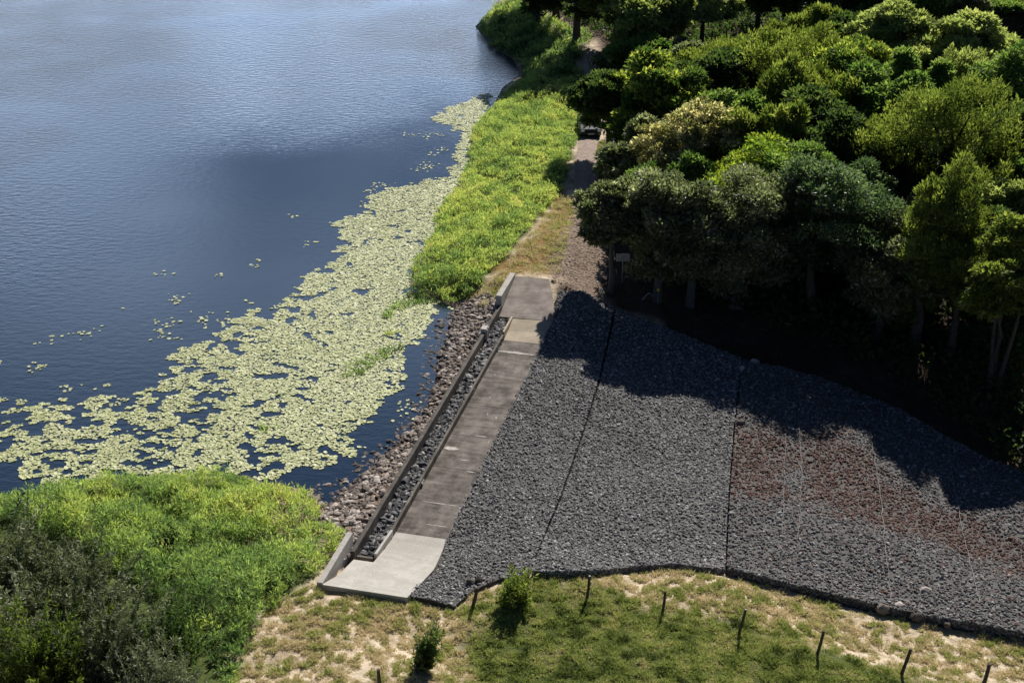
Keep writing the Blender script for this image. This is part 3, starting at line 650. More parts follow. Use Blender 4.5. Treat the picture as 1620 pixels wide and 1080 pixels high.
# ------------------------------------------------------------------ water lilies
def proj(P):
    X, Y, Z = P[..., 0], P[..., 1], P[..., 2] - H
    f = Y * math.cos(PITCH) - Z * math.sin(PITCH); up = Y * math.sin(PITCH) + Z * math.cos(PITCH)
    return 810 + FPX * X / f, 540 - FPX * up / f
def lilies():
    r = np.random.default_rng(8)
    m = leaf_mat('lily_leaf', [(0, (.20, .13, .05)), (.12, (.20, .23, .07)), (.3, (.42, .45, .21)), (.75, (.55, .57, .31)), (1, (.62, .62, .41))], .12, .55, .25)
    FARSTRIP = wpoly([(688, 186), (720, 168), (768, 150), (772, 166), (748, 200), (740, 262), (730, 285), (718, 272), (724, 238), (735, 212)], 0)
    lo = np.minimum(LILY_MAIN.min(0), FARSTRIP.min(0)) - 2; hi = np.maximum(LILY_MAIN.max(0), FARSTRIP.max(0)) + 2
    n = 150000; X = r.uniform(lo[0], hi[0], n * 3); Y = r.uniform(lo[1], hi[1], n * 3)
    d = np.maximum(sdist(X, Y, LILY_MAIN), sdist(X, Y, FARSTRIP))
    k = d > -.7; X, Y, d = X[k], Y[k], d[k]
    nz = fnoise(X, Y, 1.7, 3); nz2 = fnoise(X * .6, Y, .42, 2)
    px, py = proj(np.stack([X, Y, 0 * X], -1))
    dens = np.interp(px, [0, 200, 400, 560, 700], [.47, .50, .56, .66, .7]) + .08 * sstep(0, 2.5, d) - .55 * sstep(.5, -1.4, d)
    keep = ((.42 * nz + .58 * nz2) < dens - .055)
    X, Y = X[keep], Y[keep]
    for (cx_, cy_, rw, c) in [(75, 539, .8, 10), (140, 527, 1.0, 16), (60, 581, .9, 16), (277, 471, .8, 12), (283, 474, .5, 6), (255, 434, .9, 8), (348, 437, .5, 5), (405, 416, .6, 8), (483, 386, .8, 8), (463, 344, .5, 4),
                              (326, 506, 1.0, 18), (365, 504, 1.1, 14), (258, 517, .9, 14), (248, 509, .4, 4), (252, 531, .7, 12), (280, 534, .4, 5), (0, 575, .4, 5), (122, 611, .8, 10), (660, 266, .8, 8), (682, 262, 1.1, 14), (700, 237, 1.0, 10), (640, 213, .6, 4),
                              (655, 214, .6, 6), (690, 212, 1.0, 14), (672, 216, .6, 6), (605, 293, .8, 12), (590, 300, .8, 12), (680, 245, .8, 6), (198, 489, .25, 1), (575, 325, .8, 14), (712, 600, .7, 5), (650, 640, 1.0, 9), (640, 660, 1.0, 9), (560, 712, .6, 9), (555, 720, .7, 7), (720, 506, .3, 3), (710, 488, .4, 3)]:
        p = at(cx_, cy_, 0); X = np.append(X, p[0] + r.normal(0, rw * .45, c)); Y = np.append(Y, p[1] + r.normal(0, rw * .55, c))
    rad = .048 + .10 * r.beta(1.5, 2.0, len(X))
    # thin out pads that would lie right on top of one another
    cell = {}; ok = np.zeros(len(X), bool)
    for i in range(len(X)):
        key = (int(X[i] // .3), int(Y[i] // .3)); good = True
        for a in (-1, 0, 1):
            for b_ in (-1, 0, 1):
                for j in cell.get((key[0] + a, key[1] + b_), ()):
                    if (X[i] - X[j]) ** 2 + (Y[i] - Y[j]) ** 2 < (.6 * (rad[i] + rad[j])) ** 2: good = False; break
                if not good: break
            if not good: break
        if good: ok[i] = True; cell.setdefault(key, []).append(i)
    X, Y, rad = X[ok], Y[ok], rad[ok]; n = len(X)
    g = (h(X, Y) < -.02); X, Y, rad = X[g], Y[g], rad[g]; n = len(X)
    K = 10
    def pads(X, Y, Z, rad, r):
        n = len(X); a0 = r.uniform(0, 6.283, n); ang = np.linspace(.25, 2 * math.pi - .25, K)[None] + a0[:, None]
        rr = rad[:, None] * (1 + r.uniform(-.1, .1, (n, K))); tx = r.normal(0, .10, n); ty = r.normal(0, .10, n)
        x = rr * np.cos(ang); y = rr * np.sin(ang); z = x * tx[:, None] + y * ty[:, None] + r.uniform(0, .02, (n, K))
        c = np.stack([.12 * rad * np.cos(a0), .12 * rad * np.sin(a0), 0 * rad], -1)
        V = np.concatenate([c[:, None], np.stack([x, y, z], -1)], 1); V[:, :, 0] += X[:, None]; V[:, :, 1] += Y[:, None]; V[:, :, 2] += Z[:, None]
        return V.reshape(-1, 3), (np.arange(n)[:, None] * (K + 1) + np.arange(K + 1)[None])
    px, py = proj(np.stack([X, Y, 0 * X], -1)); vis = (px > 8) & (px < 1600) & (py < 1060)
    near = np.argsort(np.where(vis, Y - 40 * rad, 1e9))[:300]; rest = np.setdiff1d(np.arange(n), near)
    V, F = pads(X[rest], Y[rest], .015 + r.uniform(0, .03, len(rest)), rad[rest], r)
    tint = np.clip(r.beta(4, 2.2, len(rest)) + .25 * (fnoise(X[rest], Y[rest], 4) - .5), 0, 1)
    o = mesh_obj('lily_carpet', V, F, m, attrs={'tint': np.repeat(tint, K + 1)}); tag(o, 'pale green carpet of floating lily leaves covering the still water', 'water lilies', kind='stuff')
    protos = []
    for q in range(8):
        V, F = pads(np.zeros(1), np.zeros(1), np.zeros(1), np.full(1, .12), r)
        o = mesh_obj('lily_pad', V, F, m, attrs={'tint': np.full(len(V), r.uniform(.4, .95))})
        tag(o, 'small pale green lily pad floating among others near the close reed bank', 'lily pad', 'lily pads nearest the close bank'); protos.append(o)
    for i, j in enumerate(near):
        o = protos[i] if i < 8 else protos[i % 8].copy()
        if i >= 8: COL.objects.link(o)
        o.location = (X[j], Y[j], .015 + r.uniform(0, .03)); o.rotation_euler = (0, 0, r.uniform(0, 6.28)); s = rad[j] / .12; o.scale = (s, s, 1)
    print('lily pads', n)
lilies()

# ------------------------------------------------------------------ soft leafy growth
def leaves(B, D, ln, wd, r, fold=.25, up=1.3):
    """diamond leaves from base points B along unit directions D"""
    n = len(B); U = r.normal(size=(n, 3)); U[:, 2] += up; S = np.cross(D, U); S /= np.linalg.norm(S, axis=1)[:, None] + 1e-9
    Nn = np.cross(S, D); ln = ln[:, None]; wd = wd[:, None]
    m_ = B + D * ln * .45 + Nn * ln * fold * .35
    V = np.stack([B, m_ + S * wd * .5, B + D * ln, m_ - S * wd * .5], 1)
    return V.reshape(-1, 3), (np.arange(n)[:, None] * 4 + np.arange(4)[None])
def fill_poly(poly, dens, r):
    lo = poly.min(0); hi = poly.max(0); n = int((hi - lo).prod() * dens); X = r.uniform(lo[0], hi[0], n); Y = r.uniform(lo[1], hi[1], n)
    k = inpoly(X, Y, poly); return X[k], Y[k]
REED_M = leaf_mat('lush_weed_leaf', [(0, (.05, .085, .045)), (.22, (.14, .23, .11)), (.42, (.235, .335, .165)), (.62, (.34, .425, .17)), (.85, (.45, .51, .23)), (1, (.47, .43, .25))], .5, .55, .25)
def bed(name, poly, dens, ht, nl, ln, label, seed, tbase=.45, extra=None):
    r = np.random.default_rng(seed); X, Y = fill_poly(poly, dens, r)
    jit = fnoise(X, Y, 1.2); e = polydist(X, Y, poly)
    k = e + (jit - .5) * 1.3 > .0; X, Y, e = X[k], Y[k], e[k]
    uu, vv = toUV(X, Y); k = ~((vv > -1.5) & (vv < 2.7) & (uu > -6.3) & (uu < 28.3)); X, Y, e = X[k], Y[k], e[k]
    cl = fnoise(X, Y, 2.2, 2); cl2 = fnoise(X + 50, Y, .8, 2)
    hh = ht * (.15 + .8 * sstep(.25, .75, cl) + .75 * sstep(.25, .75, cl2)) * (.5 + .5 * sstep(0, .9, e)) * r.uniform(.75, 1.2, len(X)); 
    Z = np.maximum(h(X, Y), -.1); n = len(X)
    a = r.uniform(0, 6.283, (n, nl)); f = r.uniform(.25, 1.0, (n, nl)); el = r.uniform(.15, 1.4, (n, nl))
    lean = r.normal(0, .16, (n, 2))
    B = np.stack([X[:, None] + lean[:, :1] * f * hh[:, None] + .07 * np.cos(a), Y[:, None] + lean[:, 1:] * f * hh[:, None] + .07 * np.sin(a), Z[:, None] + f * hh[:, None] * .9], -1).reshape(-1, 3)
    D = np.stack([np.cos(a) * np.cos(el), np.sin(a) * np.cos(el), np.sin(el)], -1).reshape(-1, 3)
    L_ = ln * 1.25 * r.uniform(.6, 1.3, n * nl); V, F = leaves(B, D, L_, L_ * r.uniform(.13, .24, n * nl), r, up=.9)
    t = tbase + .7 * (fnoise(X, Y, 5.5, 2) - .5) + .75 * (fnoise(X - 31, Y + 8, 1.1, 2) - .5) + r.normal(0, .10, n)
    if extra is not None: t = t + extra(X, Y)
    t = np.clip((t[:, None] + r.normal(0, .07, (n, nl))).ravel(), 0, 1)
    o = mesh_obj(name, V, F, REED_M, attrs={'tint': np.repeat(t, 4)}); tag(o, label, 'reed bed', kind='stuff'); print(name, n, len(F)); return o
bed('weed_bed', wpoly(REED_NEAR, .45), 17, .8, 18, .2, 'tall mottled green weeds covering the near bank beside the lilies', 31, .5)
bed('weed_bed', wpoly(REED_FAR, .4), 13, .6, 15, .22, 'long sunlit strip of green weeds between far lake edge and track', 32, .47)
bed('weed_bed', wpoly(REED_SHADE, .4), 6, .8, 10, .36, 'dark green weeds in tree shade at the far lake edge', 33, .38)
for k, (pts, lab, tb) in enumerate([([(540, 598), (548, 572), (590, 556), (630, 542), (640, 552), (600, 574), (566, 598)], 'dark green weed island floating in the middle of the lilies', .3),
                                    ([(600, 498), (640, 470), (680, 462), (672, 480), (640, 490), (610, 508)], 'low green weed patch in the lilies below the far weed bank', .5),
                                    ([(592, 538), (612, 526), (636, 516), (640, 524), (615, 535)], 'narrow green weed strip between the two other floating patches', .55),
                                    ([(404, 678), (416, 668), (436, 668), (440, 676), (422, 684)], 'small round green weed clump floating near the close bank', .35)]):
    o = bed('weed_island', wpoly(pts, 0), 16, .32, 10, .2, lab, 40 + k, tb)
    o['category'] = 'weed patch'

# dry and green pasture grass
GRASS_M = leaf_mat('pasture_grass', [(0, (.065, .095, .03)), (.3, (.30, .37, .11)), (.55, (.46, .49, .19)), (.75, (.58, .52, .33)), (1, (.74, .64, .47))], .35, .7, .15, (1.15, 1.1, .85))
def grass(name, poly, dens, ht, nl, label, seed, fgreen, bare=.43, wd=.03, drop=None):
    r = np.random.default_rng(seed); X, Y = fill_poly(poly, dens, r)
    uu, vv = toUV(X, Y); k = ~((vv > -1.5) & (vv < 2.65) & (uu > -5.85) & (uu < 28.1)); X, Y = X[k], Y[k]
    nz = .8 * fnoise(X, Y, .22, 2) + .2 * fnoise(X, Y, 2.6, 2); g = fgreen(X, Y)
    k = nz > bare - .01 - .14 * g; X, Y, nz, g = X[k], Y[k], nz[k], g[k]
    if drop is not None:
        k = r.random(len(X)) > drop(X, Y); X, Y, nz, g = X[k], Y[k], nz[k], g[k]
    hh = ht * (.35 + 1.7 * sstep(.42, .75, nz)) * r.uniform(.6, 1.3, len(X)); n = len(X); Z = h(X, Y)
    a = r.uniform(0, 6.283, (n, nl)); el = r.uniform(.25, 1.4, (n, nl))
    D = np.stack([np.cos(a) * np.cos(el), np.sin(a) * np.cos(el), np.sin(el)], -1).reshape(-1, 3)
    B = np.stack([X[:, None] + .05 * np.cos(a), Y[:, None] + .05 * np.sin(a), Z[:, None] + 0 * a], -1).reshape(-1, 3)
    L_ = np.repeat(hh, nl) * r.uniform(.7, 1.3, n * nl); V, F = leaves(B, D, L_, np.full(n * nl, wd) * r.uniform(.7, 1.4, n * nl), r)
    t = np.clip((.76 - .36 * g - .5 * (nz - .5) + .9 * (fnoise(X + 9, Y, .5, 2) - .5))[:, None] + r.normal(0, .09, (n, nl)), 0, 1).ravel()
    o = mesh_obj(name, V, F, GRASS_M, attrs={'tint': np.repeat(t, 4)}); tag(o, label, 'grass', kind='stuff'); print(name, n, len(F))
PAST = gpoly([(500, 924), (640, 948), (722, 966), (752, 940), (840, 914), (1062, 902), (1195, 924), (1390, 972), (1560, 1004), (1760, 1042), (1760, 1140), (340, 1140), (385, 1022), (428, 955)])
gz = lambda X, Y: sstep(-1.2, 1.0, sdist(X, Y, GREENP) + (fnoise(X, Y, 1.8) - .5) * 2.5)
grass('pasture_grass', PAST, 260, .095, 6, 'tufted short grass, part dry and part green, on the near slope', 61, gz)
grass('dry_grass', PAST, 150, .055, 5, 'short bleached dry grass between the green tufts on the near slope', 66, lambda X, Y: -.35 + .35 * gz(X, Y), bare=.30, drop=lambda X, Y: .8 * gz(X, Y))
grass('brown_grass', BROWNG, 40, .2, 7, 'rusty dry grass between the far weeds and the spillway ramp', 62, lambda X, Y: 0 * X + .1, bare=.3)
VERGE = wpoly([(945, 226), (945, 262), (952, 300), (962, 262), (962, 235), (955, 222)], 1.2)
grass('track_verge', VERGE, 30, .25, 7, 'bright green grass verge between the track and the parked pale blue car', 63, lambda X, Y: 0 * X + 1.1, bare=.2, wd=.06)
LAWN = wpoly([(1120, 20), (1200, 15), (1210, 60), (1130, 70)], 4.0)
LAWN2 = wpoly([(1535, -30), (1610, -30), (1610, 55), (1545, 60)], 8.0)

# ------------------------------------------------------------------ trees
BARK = plain('grey_bark', (.065, .055, .045), .95, nscale=5, namp=.4); BARK_P = plain('pale_bark', (.085, .078, .068), .9, nscale=4, namp=.3)
LM = {
 'grey':   leaf_mat('grey_green_leaf',  [(0, (0.050, 0.065, 0.035)), (.5, (0.127, 0.149, 0.088)), (.85, (0.231, 0.247, 0.166)), (1, (0.369, 0.365, 0.288))], .55, .4, .5, (1.5, 1.6, .9)),
 'scrub':  leaf_mat('dry_scrub_leaf',    [(0, (.065, .085, .045)), (.5, (.155, .185, .10)), (.85, (.27, .295, .185)), (1, (.38, .39, .30))], .25, .6, .25, (1.1, 1.15, .7)),
 'blue':   leaf_mat('blue_green_leaf',  [(0, (0.030, 0.053, 0.028)), (.5, (0.074, 0.112, 0.059)), (1, (0.155, 0.195, 0.115))], .55, .42, .45, (1.4, 1.6, .85)),
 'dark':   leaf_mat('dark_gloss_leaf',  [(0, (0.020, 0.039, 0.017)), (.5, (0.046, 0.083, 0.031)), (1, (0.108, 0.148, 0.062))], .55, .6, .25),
 'olive':  leaf_mat('olive_needle_leaf',[(0, (0.053, 0.085, 0.022)), (.5, (0.130, 0.177, 0.048)), (1, (0.241, 0.283, 0.091))], .55, .6, .25),
 'lime':   leaf_mat('lime_new_leaf',    [(0, (0.058, 0.121, 0.029)), (.45, (0.139, 0.220, 0.042)), (1, (0.296, 0.356, 0.061))], .55, .6, .25),
 'green':  leaf_mat('fresh_green_leaf', [(0, (0.044, 0.093, 0.028)), (.5, (0.103, 0.177, 0.055)), (1, (0.207, 0.278, 0.113))], .55, .6, .25),
 'airy':   leaf_mat('gum_leaf',         [(0, (0.101, 0.144, 0.057)), (.5, (0.224, 0.282, 0.127)), (1, (0.401, 0.444, 0.237))], .55, .6, .25),
 'bloom':  leaf_mat('cream_flower_leaf',[(0, (0.086, 0.102, 0.054)), (.45, (0.206, 0.213, 0.117)), (.7, (0.447, 0.416, 0.306)), (1, (0.721, 0.649, 0.540))], .55, .6, .25),
 'gold':   leaf_mat('golden_tip_leaf',  [(0, (0.034, 0.072, 0.025)), (.55, (0.094, 0.153, 0.046)), (.78, (0.228, 0.286, 0.064)), (1, (0.389, 0.435, 0.128))], .55, .6, .25),
 'rust':   leaf_mat('brownish_leaf',    [(0, (0.084, 0.071, 0.037)), (.5, (0.200, 0.168, 0.079)), (1, (0.335, 0.293, 0.158))], .55, .6, .25),
}
def lift(px_row, X, Y):
    """height at which a point standing at (X, Y) meets photo row px_row"""
    v = (px_row - 540) / FPX
    return H + Y / (math.cos(PITCH) - v * math.sin(PITCH)) * (-math.sin(PITCH) - v * math.cos(PITCH))
TREES = []
TWIG = plain('pale_twig', (.26, .245, .20), .9)
def spray(root, X, Y, Hh, W, mat, r, tbase, lsz, sc, lean):
    """a ragged bush: arching stems from the base, leaves strung along them"""
    ns = 230; az = r.uniform(0, 6.283, ns); tilt = np.arcsin(np.sqrt(r.random(ns)) * .97); Ls = r.uniform(.45, 1.12, ns) * (.85 + .3 * np.sin(az * 2 + r.random() * 6))
    rx = W / 2 * 1.08; b0 = np.stack([r.normal(0, .22 * rx, ns), r.normal(0, .22 * rx, ns), 0 * az], -1)
    def pos(k, t):
        out_ = np.sin(tilt[k]) * Ls[k] * t ** 1.25; up_ = np.cos(tilt[k] * .92) * Ls[k] * (t * 1.12 - .16 * t * t * (1 + np.sin(tilt[k])))
        p = np.stack([b0[k, 0] + out_ * rx * np.cos(az[k]), b0[k, 1] + out_ * rx * np.sin(az[k]), up_ * Hh], -1); p[..., 0] += lean * p[..., 2] / Hh
        return p
    ln = 4.6 / sc * lsz; nl = int(np.clip(48 * rx * (Hh + rx) / (ln * ln), 5000, 34000)); k = r.integers(0, ns, nl); t = r.uniform(.12, 1, nl) ** .75
    P = pos(k, t) + r.normal(0, .05 * rx + .02, (nl, 3)) * (1.15 - t)[:, None]; P[:, 2] = np.abs(P[:, 2]); T_ = pos(k, np.minimum(t + .05, 1.05)) - pos(k, t); T_ /= np.linalg.norm(T_, axis=1)[:, None] + 1e-9
    D = T_ * .7 + r.normal(size=(nl, 3)) * .6; D /= np.linalg.norm(D, axis=1)[:, None]
    L_ = ln * r.uniform(.5, 1.4, nl); V, F = leaves(P, D, L_, L_ * r.uniform(.28, .5, nl), r, up=.6)
    tt = np.clip(tbase + r.normal(0, .16, ns)[k] + r.normal(0, .16, nl), 0, 1)
    mesh_obj('foliage', V, F, LM[mat], root, attrs={'tint': np.repeat(tt, 4)})
    b = MB(); w_ = max(.012, .55 / sc)
    for j in range(26):
        q = [tuple(pos(np.array([j]), np.array([u]))[0]) for u in (0, .3, .6, .85, 1.06)]; b.tube(q, [w_ * 1.3, w_, w_ * .8, w_ * .55, w_ * .3], 5, cap=False)
    b.build('stems', TWIG, root); TREES.append(('spray', nl)); return root
def tree(name, x, yb, yt, wpx, mat, label, cat='tree', form='dome', seed=0, bare=.28, lsz=1.0, dens=1.0, trunks=1, group='trees of the wood on the right', tbase=.5, bark=None, depth=1.0, tips=0, lean=0):
    r = np.random.default_rng(1000 + seed)
    p = ground(x, yb); X, Y, Z = p; f = Y * math.cos(PITCH) + (H - Z) * math.sin(PITCH)
    Hh = max(1.0, lift(yt, X, Y) - Z) * .98; W = wpx * f / FPX; sc = FPX * .632 / f      # render pixels per metre
    root = empty(name, (X, Y, Z)); tag(root, label, cat, group)
    if form == 'spray': return spray(root, X, Y, Hh, W, mat, r, tbase, lsz, sc, lean)
    ln = 3.9 / sc * lsz; rx = W / 2 * (1.27 if cat == 'tree' else 1.08); z0 = Hh * bare * .55; zc = (Hh + z0) / 2; rz = (Hh - z0) / 2
    # puffs of foliage over the crown envelope
    br = {'dome': .125, 'plume': .095, 'airy': .12, 'conifer': .12, 'shrub': .15, 'puff': .10}[form] * (rx * rx * rz) ** (1 / 3) + .10
    nb = int({'dome': 300, 'plume': 330, 'airy': 190, 'conifer': 220, 'shrub': 160, 'puff': 380}[form])
    nlob = {'dome': 13, 'plume': 15, 'airy': 11, 'conifer': 16, 'shrub': 9, 'puff': 17}[form]
    ld = r.normal(size=(nlob, 3)); ld[:, 2] = ld[:, 2] * .7 + .25; ld /= np.linalg.norm(ld, axis=1)[:, None]
    ld *= r.uniform(.42, .78, (nlob, 1)); ld[0] = (r.normal(0, .15), r.normal(0, .15), .64); lr = r.uniform(.20, .42, nlob); lr[0] = .34; ld[1] *= .2; lr[1] = .55
    lob = np.concatenate([np.arange(nlob), r.choice(nlob, nb - nlob, p=lr ** 2 / (lr ** 2).sum())])
    d = r.normal(size=(nb, 3)); d[:, 2] += .35; d += ld[lob] * .8; d /= np.linalg.norm(d, axis=1)[:, None]
    q = ld[lob] + d * (lr[lob] * r.choice([1, 1, 1, .7], nb) * r.uniform(.78, 1.15, nb))[:, None]
    q[:, 2] = np.maximum(q[:, 2], -.95)
    C = q * np.array([rx * 1.02, rx * 1.02 * depth, rz - br * .4])
    if form == 'conifer':
        zf = (C[:, 2] / rz + 1) / 2; C[:, :2] *= (1.12 - zf)[:, None] ** .75 * 1.05
    elif form == 'airy': C[:, 2] = np.where(C[:, 2] < -.2 * rz, C[:, 2] * .6, C[:, 2])
    C[:, 2] += zc; C[:, 0] += lean * (C[:, 2] / Hh)
    B = br * r.uniform(.5, 1.3, nb)
    area = ln * ln * .30 * .5
    nl = int(np.clip(dens * 2.0 * (4 * math.pi * (B ** 2).sum()) * .5 / area, 3000, 36000)); c = r.choice(nb, nl, p=B ** 2 / (B ** 2).sum())
    e = r.normal(size=(nl, 3)); e[:, 2] = np.where(e[:, 2] < -.3, -e[:, 2] * .7, e[:, 2]) + .1; e /= np.linalg.norm(e, axis=1)[:, None]
    sq = {'conifer': np.array([.9, .9, 1.2]), 'plume': np.array([.85, .85, 1.55])}.get(form, np.array([1.12, 1.12, .62]))
    lsz_ = r.uniform(.85, 1.3)
    P = C[c] + e * sq * (B[c] * r.uniform(.35, 1.1, nl) ** .6)[:, None]
    D = e * .8 + r.normal(size=(nl, 3)) * .6 + np.array([0, 0, {'conifer': -.25, 'plume': .75}.get(form, .05)]); D /= np.linalg.norm(D, axis=1)[:, None]
    L_ = ln * lsz_ * r.uniform(.5, 1.5, nl); V, F = leaves(P, D, L_, L_ * (r.uniform(.2, .36, nl) * 1.1 if form == 'plume' else r.uniform(.34, .6, nl)), r, up=.7 if form == 'plume' else 1.3)
    bt = r.normal(0, .2, nb); t = tbase + bt[c] + r.normal(0, .2, nl)
    if tips: t = t + tips * ((P[:, 2] > zc + .25 * rz) & (r.random(nb)[c] < .6)) * (np.linalg.norm(P - C[c], axis=1) > B[c] * .6)
    mesh_obj('crown', V, F, LM[mat], root, attrs={'tint': np.repeat(np.clip(t, 0, 1), 4)})
    b = MB(); tr = max(.06, .022 * Hh + .02 * rx) / math.sqrt(trunks)
    order = np.argsort(np.abs(C[:, 2] - zc))
    for k in range(trunks):
        o = np.array([r.normal(0, .25 * (trunks > 1)), r.normal(0, .2 * (trunks > 1)), 0]); tip = np.array([lean + r.normal(0, .18 * rx), r.normal(0, .18 * rx), Hh * r.uniform(.72, .86)])
        pts = [o + np.array([0, 0, -.4])] + [o * (1 - s) + tip * s + np.array([r.normal(0, .03 * Hh * s), r.normal(0, .03 * Hh * s), 0]) for s in (.02, .2, .4, .6, .8, 1)]
        rad = [tr * 1.35, tr * 1.2, tr, tr * .8, tr * .6, tr * .38, tr * .15]; b.tube(pts, rad, 7)
        for j in r.choice(nb, min(nb, 14 // trunks + 3), replace=False):
            zt = np.clip(C[j, 2] - .35 * math.hypot(*C[j, :2]), z0 * .6, Hh * .75); s = (zt) / (tip[2]); a = o * (1 - s) + tip * s; a[2] = zt
            m_ = (a + C[j]) / 2 + np.array([0, 0, -.08 * rx]); b.tube([a, m_, C[j]], [tr * .42, tr * .28, tr * .08], 5, cap=False)
    b.build('trunk', bark or BARK, root, smooth=True)
    TREES.append((name, nl)); return root

T = tree
# front row along the gravel, dull grey green
T('broadleaf_tree', 966, 463, 284, 95, 'grey', 'dark small crowned front tree leaning over the pinkish gravel, nearest the spillway', seed=50, bare=.8, bark=BARK_P)
T('broadleaf_tree', 1040, 478, 272, 140, 'grey', 'dark grey green tree right behind the notice sign in the front row', seed=1, bare=.3, depth=.9, bark=BARK_P)
T('broadleaf_tree', 1092, 484, 272, 150, 'grey', 'grey green front tree right of the notice sign, second from the track', seed=2, bare=.12, bark=BARK_P)
T('broadleaf_tree', 1165, 488, 270, 185, 'grey', 'silvery grey front tree with a forked pale trunk, above the dark seam', seed=3, bare=.04, trunks=2, bark=BARK_P, tbase=.6)
T('broadleaf_tree', 1288, 512, 250, 180, 'blue', 'blue green rounded front tree beside the silvery forked one', seed=4, bare=.06)
T('broadleaf_tree', 1385, 536, 330, 150, 'grey', 'dark grey front tree tucked under the taller olive crowns', seed=5, bare=.06, tbase=.42)
T('broadleaf_tree', 1445, 548, 250, 150, 'olive', 'olive tree with a pointed rounded top rising from the front row', form='plume', seed=6, bare=.1)
T('broadleaf_tree', 1502, 568, 345, 125, 'olive', 'narrow olive tree left of the bare multi stemmed one', form='plume', seed=7, bare=.25, dens=.8)
T('multistem_tree', 1566, 612, 335, 140, 'olive', 'tall thin tree with several bare dark stems above the shaded gully', seed=8, bare=.40, trunks=5, form='airy', dens=.8)
T('broadleaf_tree', 1665, 615, 300, 130, 'olive', 'olive tree cut by the right edge, beside the bare stems', form='plume', seed=9, bare=.25, dens=.9)
# second row
T('broadleaf_tree', 1068, 405, 240, 120, 'green', 'bright mid green rounded tree left of the yellow lime crown', seed=10, form='puff')
T('broadleaf_tree', 1170, 415, 212, 190, 'lime', 'yellow lime tree, brightest crown in the wood', seed=11, form='puff', tbase=.62, dens=1.1)
T('flowering_tree', 1082, 365, 158, 135, 'bloom', 'tree covered in creamy white blossom above the yellow lime crown', seed=12, form='puff', tbase=.55)
T('broadleaf_tree', 1212, 372, 166, 110, 'olive', 'small soft olive tree between cream blossom and dark hollow', form='plume', seed=13)
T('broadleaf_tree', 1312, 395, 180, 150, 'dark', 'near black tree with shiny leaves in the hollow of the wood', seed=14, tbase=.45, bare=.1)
T('broadleaf_tree', 1474, 412, 146, 225, 'olive', 'broad tall olive tree, largest single crown on the right', form='plume', seed=15, bare=.2, dens=1.1)
T('broadleaf_tree', 1598, 440, 255, 95, 'green', 'light green tree behind the bare stems at the right edge', seed=16)
T('broadleaf_tree', 1560, 500, 285, 90, 'airy', 'grey tinged loose tree below the light green one at the right', seed=17)
# by the track
T('broadleaf_tree', 962, 246, 115, 100, 'dark', 'dark round tree hanging over the dark car on the track', seed=18, bare=.4, tbase=.55, depth=.8)
T('broadleaf_tree', 1030, 262, 84, 125, 'gold', 'golden tipped tree behind the dark round one by the track', seed=19, bare=.1, tips=.3, tbase=.45)
T('shrub', 1000, 292, 232, 84, 'grey', 'grey leaved shrub beside the pale blue car', 'shrub', 'shrub', 20, bare=.03, tbase=.65)
T('shrub', 968, 118, 74, 55, 'grey', 'small silvery shrub at the far bend of the track', 'shrub', 'shrub', 21, bare=.03, tbase=.7)
T('broadleaf_tree', 1020, 135, 55, 85, 'green', 'dark fresh green low tree behind the golden tipped one', seed=22, bare=.05, tbase=.4)
T('shrub', 1072, 128, 62, 60, 'grey', 'bluish grey shrub squeezed between big dome and far trees', 'shrub', 'shrub', 23, bare=.03, tbase=.6)
# the big dome and its neighbours
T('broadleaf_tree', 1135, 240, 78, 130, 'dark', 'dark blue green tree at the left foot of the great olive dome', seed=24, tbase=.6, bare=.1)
T('broadleaf_tree', 1215, 218, 42, 230, 'olive', 'great olive dome tree in the middle of the wood', form='plume', seed=25, tbase=.5, dens=1.2)
T('broadleaf_tree', 1330, 250, 62, 150, 'gold', 'yellow green tree joined to the right side of the great dome', seed=26, form='puff', tbase=.55, tips=.2)
T('broadleaf_tree', 1140, 300, 145, 110, 'green', 'small green tree under the left half of the great dome', seed=27, tbase=.6)
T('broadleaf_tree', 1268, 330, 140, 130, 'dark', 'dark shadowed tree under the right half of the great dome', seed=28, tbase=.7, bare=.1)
T('vine_column', 1402, 265, 76, 52, 'green', 'narrow vine clad tree like a leafy column, left of two', form='shrub', seed=29, bare=.0, tbase=.62)
T('vine_column', 1462, 275, 94, 58, 'green', 'narrow vine clad tree like a leafy column, right of two', form='shrub', seed=30, bare=.0, tbase=.65)
T('broadleaf_tree', 1530, 300, 140, 100, 'green', 'light green tree with hanging leaves behind the broad tall olive', seed=31, tbase=.62)
T('gum_tree', 1405, 192, 4, 155, 'airy', 'airy gum tree with visible limbs behind the vine columns', form='airy', seed=32, bare=.3, dens=.85, bark=BARK_P, trunks=2)
T('gum_tree', 1512, 215, 20, 140, 'airy', 'airy gum with a bright green rim, right of the other open crowned gum', form='airy', seed=33, bare=.3, dens=.9, bark=BARK_P, trunks=2, tbase=.62)
T('broadleaf_tree', 1600, 300, 72, 150, 'green', 'big dark green tree cut by the right edge with a sunlit top', seed=34, bare=.12, tbase=.5)
T('broadleaf_tree', 1560, 190, 68, 95, 'gold', 'yellowish tree between airy gum and right edge', seed=35, tbase=.6, tips=.2)
T('broadleaf_tree', 1590, 135, 46, 75, 'green', 'small bright green rounded tree near the top right corner', seed=36, tbase=.6)
T('broadleaf_tree', 1610, 120, -12, 95, 'rust', 'brownish thin crowned tree in the top right corner', form='airy', seed=37, tbase=.5)
T('cypress', 1554, 110, 0, 36, 'dark', 'dark narrow cypress left of the bright hillside meadow', form='conifer', seed=38, bare=.02, tbase=.35)
